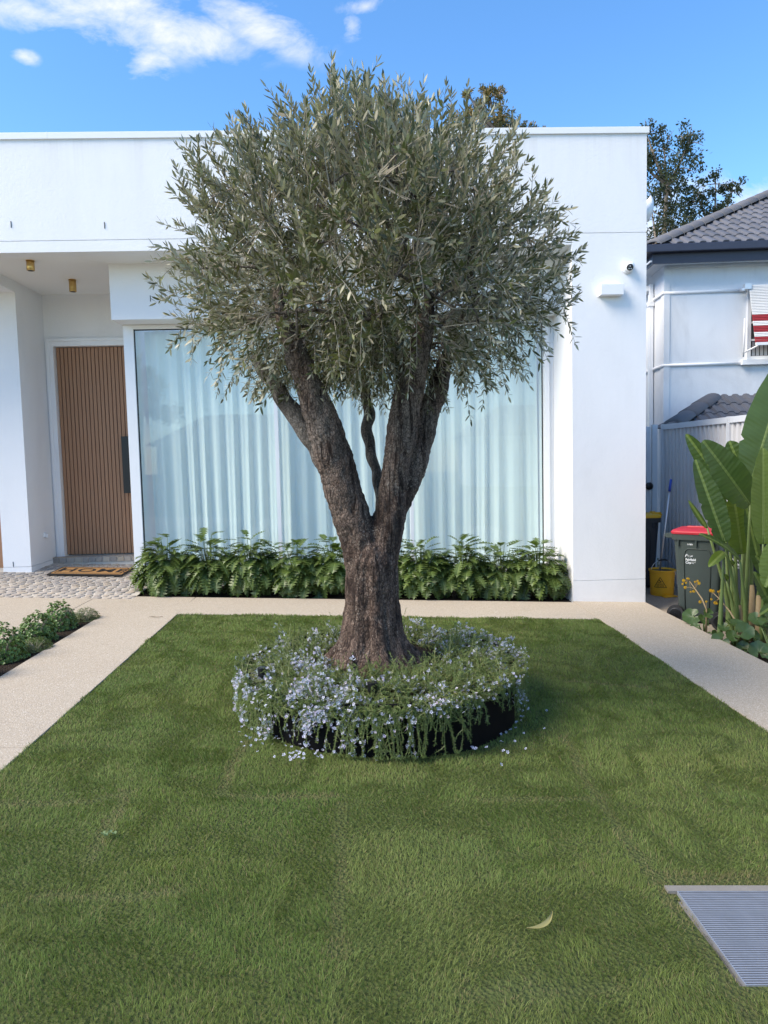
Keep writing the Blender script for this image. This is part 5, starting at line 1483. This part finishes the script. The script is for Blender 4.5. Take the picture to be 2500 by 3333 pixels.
def lig(cx, cy, Ls, stalk, flw, label):
    t = empty('round_leaf_plant', (cx, cy, -.25), label=label, category='plant', group='round leaved plants at the path edge')
    O = Vector((cx, cy, -.25)); m = MB()
    for k, (p, r_, nrm_) in enumerate(Ls):
        p = Vector(p); nn = Vector(nrm_); f = Vector((rnd.uniform(-1, 1), rnd.uniform(-.5, .2), rnd.uniform(-.2, .8))); f = (f-nn*f.dot(nn)/nn.length_squared).normalized()
        link('leaf', rl[k % 4], t, mw=frame(p-O-f*r_*.18, f, nn, (r_*1.08, r_*1.08, r_)))
        m.tube([(0, 0, 0), ((p-O)*.55+Vector((0, 0, .03))), p-O-f*r_*.18], [.007, .006, .005], 6)
    m.obj('stems', M_stem, t, True)
    if stalk:
        m = MB(); S_ = [Vector(s)-O for s in stalk]
        m.tube(S_, [.010, .009, .008, .006, .004][:len(S_)], 7)
        for k, p in enumerate(flw):
            p = Vector(p)-O; i = min(range(len(S_)), key=lambda i: (S_[i]-p).length+(.05 if S_[i].z > p.z else 0))
            m.tube([S_[i], (S_[i]+p)/2+Vector((0, 0, .01)), p], [.003, .0025, .002], 5)
        m.obj('flower_stalk', M_drystem, t, True)
        for k, p in enumerate(flw):
            p = Vector(p)-O; f = MB(); r_ = .011 if k % 3 else .016
            for q in range(9):
                a = 6.28*q/9; f.add([p, p+Vector((math.cos(a-.25), -.3, math.sin(a-.25)))*r_, p+Vector((math.cos(a)*1.4, -.5, math.sin(a)*1.4))*r_, p+Vector((math.cos(a+.25), -.3, math.sin(a+.25)))*r_], [(0, 1, 2, 3)])
            f.tube([p+Vector((0, .006, 0)), p+Vector((0, -.008, 0))], [r_*.7, r_*.8], 7)
            f.obj('flower', M_yfl, t)
lig(3.70, 7.55, L1, [(3.70, 7.5, -.25), (3.66, 7.42, .07), (3.66, 7.52, .16), (3.66, 7.68, .24), (3.65, 7.8, .31)],
    [(3.58, 7.8, .32), (3.64, 7.8, .335), (3.57, 7.8, .28), (3.6, 7.8, .24), (3.61, 7.8, .29), (3.66, 7.79, .19), (3.66, 7.72, .21), (3.66, 7.69, .32), (3.66, 7.63, .34), (3.66, 7.6, .32), (3.59, 7.81, .31), (3.625, 7.8, .34), (3.66, 7.57, .12), (3.66, 7.43, .15)],
    'round leaved plant with yellow flowers in front of the green bin with the red lid')
lig(3.72, 6.95, L2, [(3.72, 6.9, -.2), (3.7, 6.85, .03), (3.7, 7.01, .13), (3.7, 7.23, .22), (3.7, 7.37, .26)],
    [(3.7, 7.37, .27), (3.69, 7.34, .285), (3.7, 7.25, .29), (3.7, 7.2, .31), (3.7, 7.17, .29), (3.7, 7.4, .18), (3.7, 7.32, .16), (3.7, 7.28, .16), (3.7, 7.21, .19), (3.68, 7.38, .28)],
    'round leaved plant with yellow flowers at the foot of the paddle leaf plant')
lig(3.86, 6.5, L3, None, [], 'round leaved plant without flowers closest to the picture edge beside the path')
t = empty('road', (0, 0, 0)); bpy.data.objects.remove(t)

# ================================================================== TREES BEYOND
def far_tree(loc, trunk, blobs, col, label, leaf=.14, n=5000, tips=None, wid=.28, up=0.0):
    t = empty('gum_tree' if tips is None else 'silky_oak_tree', loc, label=label, category='tree')
    m = MB()
    m.tube(trunk, [.22, .17, .12, .07][:len(trunk)], 8)
    for (c, r_) in blobs:
        c = Vector(c); k = min(range(len(trunk)), key=lambda i: (Vector(trunk[i])-c).length+(2 if trunk[i][2] > c.z else 0)); a = Vector(trunk[k])
        m.tube([a, (a+c)/2+Vector((0, 0, -.15)), c], [.07, .05, .02], 6)
        for _ in range(5):
            e = c+Vector(norm(RNG.normal(size=3)))*r_*.85; m.tube([c, (c+e)/2+Vector((0, 0, .06)), e], [.022, .015, .006], 4)
    m.obj('trunk', M_gumbark, t, True)
    P_, T_, L_, C_ = [], [], [], []
    tot = sum(r_**2 for _, r_ in blobs)
    for (c, r_) in blobs:
        k = int(n*r_**2/tot); c = np.array(c)
        cl = c+norm(RNG.normal(size=(max(4, k//42), 3)))*(r_*RNG.uniform(.45, 1.0, (max(4, k//42), 1)))*np.array([1, 1, .85])
        for i in range(k):
            q = cl[RNG.integers(len(cl))]+RNG.normal(size=3)*r_*.13
            P_.append(q); T_.append(norm(RNG.normal(size=3)+np.array([0, 0, -.5+up]))); L_.append(leaf*RNG.uniform(.6, 1.3)); C_.append(RNG.uniform(.6, 1.4))
    P_, T_, L_, C_ = map(np.array, (P_, T_, L_, C_)); B_ = norm(np.cross(T_, RNG.normal(size=T_.shape)))
    V = np.stack([P_, P_+T_*(L_*.5)[:, None]+B_*(L_*wid)[:, None], P_+T_*L_[:, None], P_+T_*(L_*.5)[:, None]-B_*(L_*wid)[:, None]], 1)
    cc = np.array(col)*C_[:, None]
    if tips is not None:
        hi = RNG.random(len(cc)) < .25+.5*(P_[:, 2] > np.median(P_[:, 2])); cc[hi] = np.array(tips)*C_[hi][:, None]
    link('foliage', pattern_mesh('foliage', V, [(0, 1, 2, 3)], M_gum, np.clip(cc, .005, .6)), t, kind='stuff')
GT = (.045, .055, .035)
far_tree((12.2, 28, -.4), [(0, 0, 0), (-.2, 0, 5), (-.3, 0, 9), (-.1, 0, 12.5)],
    [((-.9, 0, 14.4), .7), ((-.1, .3, 14.0), .9), ((.75, 0, 14.1), .75), ((-.5, 0, 12.9), 1.1), ((.5, .2, 13.2), .95), ((-.7, 0, 11.6), 1.1), ((.3, .3, 12.2), .9), ((-.6, 0, 10.3), 1.1), ((.2, 0, 10.9), .8), ((-1.2, 0, 13.6), .7), ((-1.2, 0, 9.2), 1.0), ((0, 0, 9.4), .8)],
    GT, 'taller loose gum tree rising right beside the corner of the white house', n=8500, leaf=.13)
far_tree((14.2, 29, -.4), [(0, 0, 0), (.1, 0, 4), (.1, 0, 8), (.3, 0, 11)],
    [((-.5, 0, 12.6), .75), ((.3, 0, 12.9), .7), ((1.0, 0, 12.6), .6), ((.0, 0, 11.8), .9), ((1.1, .2, 11.8), .7), ((-.9, 0, 11.2), .7), ((.6, 0, 11.0), .7), ((-.3, 0, 10.4), .8), ((-1.0, 0, 10.0), .8), ((.2, 0, 9.4), .7)],
    GT, 'lower gum tree behind the dark tiled neighbouring roof', n=5200, leaf=.13)
far_tree((19.0, 33, -.4), [(0, 0, 0), (0, 0, 6), (0, 0, 11)], [((0, 0, 13.0), .9), ((.9, 0, 12.6), .9), ((-.4, 0, 12.2), .7)], (.07, .08, .035), 'top of a distant tree just showing over the neighbouring ridge at the picture edge', n=2500, leaf=.16)
far_tree((4.0, 20, -.4), [(0, 0, 0), (0, 0, 5), (0, 0, 9), (0, 0, 11)],
    [((-.25, 0, 11.9), .34), ((.02, 0, 12.05), .22), ((-.05, 0, 11.3), .45), ((.35, 0, 11.0), .34), ((.78, 0, 11.08), .26), ((1.15, 0, 11.0), .22), ((-.6, 0, 11.5), .4), ((-1.0, 0, 11.2), .4), ((.1, 0, 10.6), .6), ((-.85, 0, 12.0), .2)],
    (.045, .055, .025), 'bronze tipped tree peeking over the flat parapet behind the olive crown', leaf=.10, n=7500, tips=(.20, .145, .05), wid=.16, up=1.0)

# across the street, seen as faint reflections in the window
bh = empty('brick_house', (-6, -26, 0), label='tiled brick house across the street, faintly reflected in the window', category='house')
M_brick = simple('pale_brick', (.38, .27, .20), .85, vary=.25, vs=8)
MB().box(-7, 7, -5, 0, -.3, 3.0).obj('wall', M_brick, bh)
m = MB(); m.add([(-7.6, .6, 2.95), (7.6, .6, 2.95), (7.6, -5.6, 2.95), (-7.6, -5.6, 2.95), (-4.4, -2.5, 5.0), (4.4, -2.5, 5.0)], [(1, 0, 4, 5), (3, 2, 5, 4), (0, 3, 4), (2, 1, 5), (0, 1, 2, 3)]); m.obj('roof', M_rtile, bh)
for x in (-4, 2): MB().box(x, x+1.8, 0, .03, .9, 2.2).obj('window', M_dark, bh)
bh2 = empty('rendered_house', (13, -27, 0), label='plain rendered house across the street, faintly reflected in the window', category='house')
MB().box(-6, 6, -5, 0, -.4, 3.2).obj('wall', M_wall2, bh2)
m = MB(); m.add([(-6.6, .6, 3.15), (6.6, .6, 3.15), (6.6, -5.6, 3.15), (-6.6, -5.6, 3.15), (-3.4, -2.5, 5.3), (3.4, -2.5, 5.3)], [(1, 0, 4, 5), (3, 2, 5, 4), (0, 3, 4), (2, 1, 5), (0, 1, 2, 3)]); m.obj('roof', M_rtile, bh2)
far_tree((-12.5, -21, -.1), [(0, 0, 0), (0, 0, 3), (.2, 0, 5)], [((0, 0, 6), 1.6), ((1.2, 0, 5.2), 1.2), ((-1.2, 0, 5.4), 1.3), ((.2, 0, 7.2), 1.1)], GT, 'street tree across the road, faintly reflected in the window', n=4000, leaf=.25)
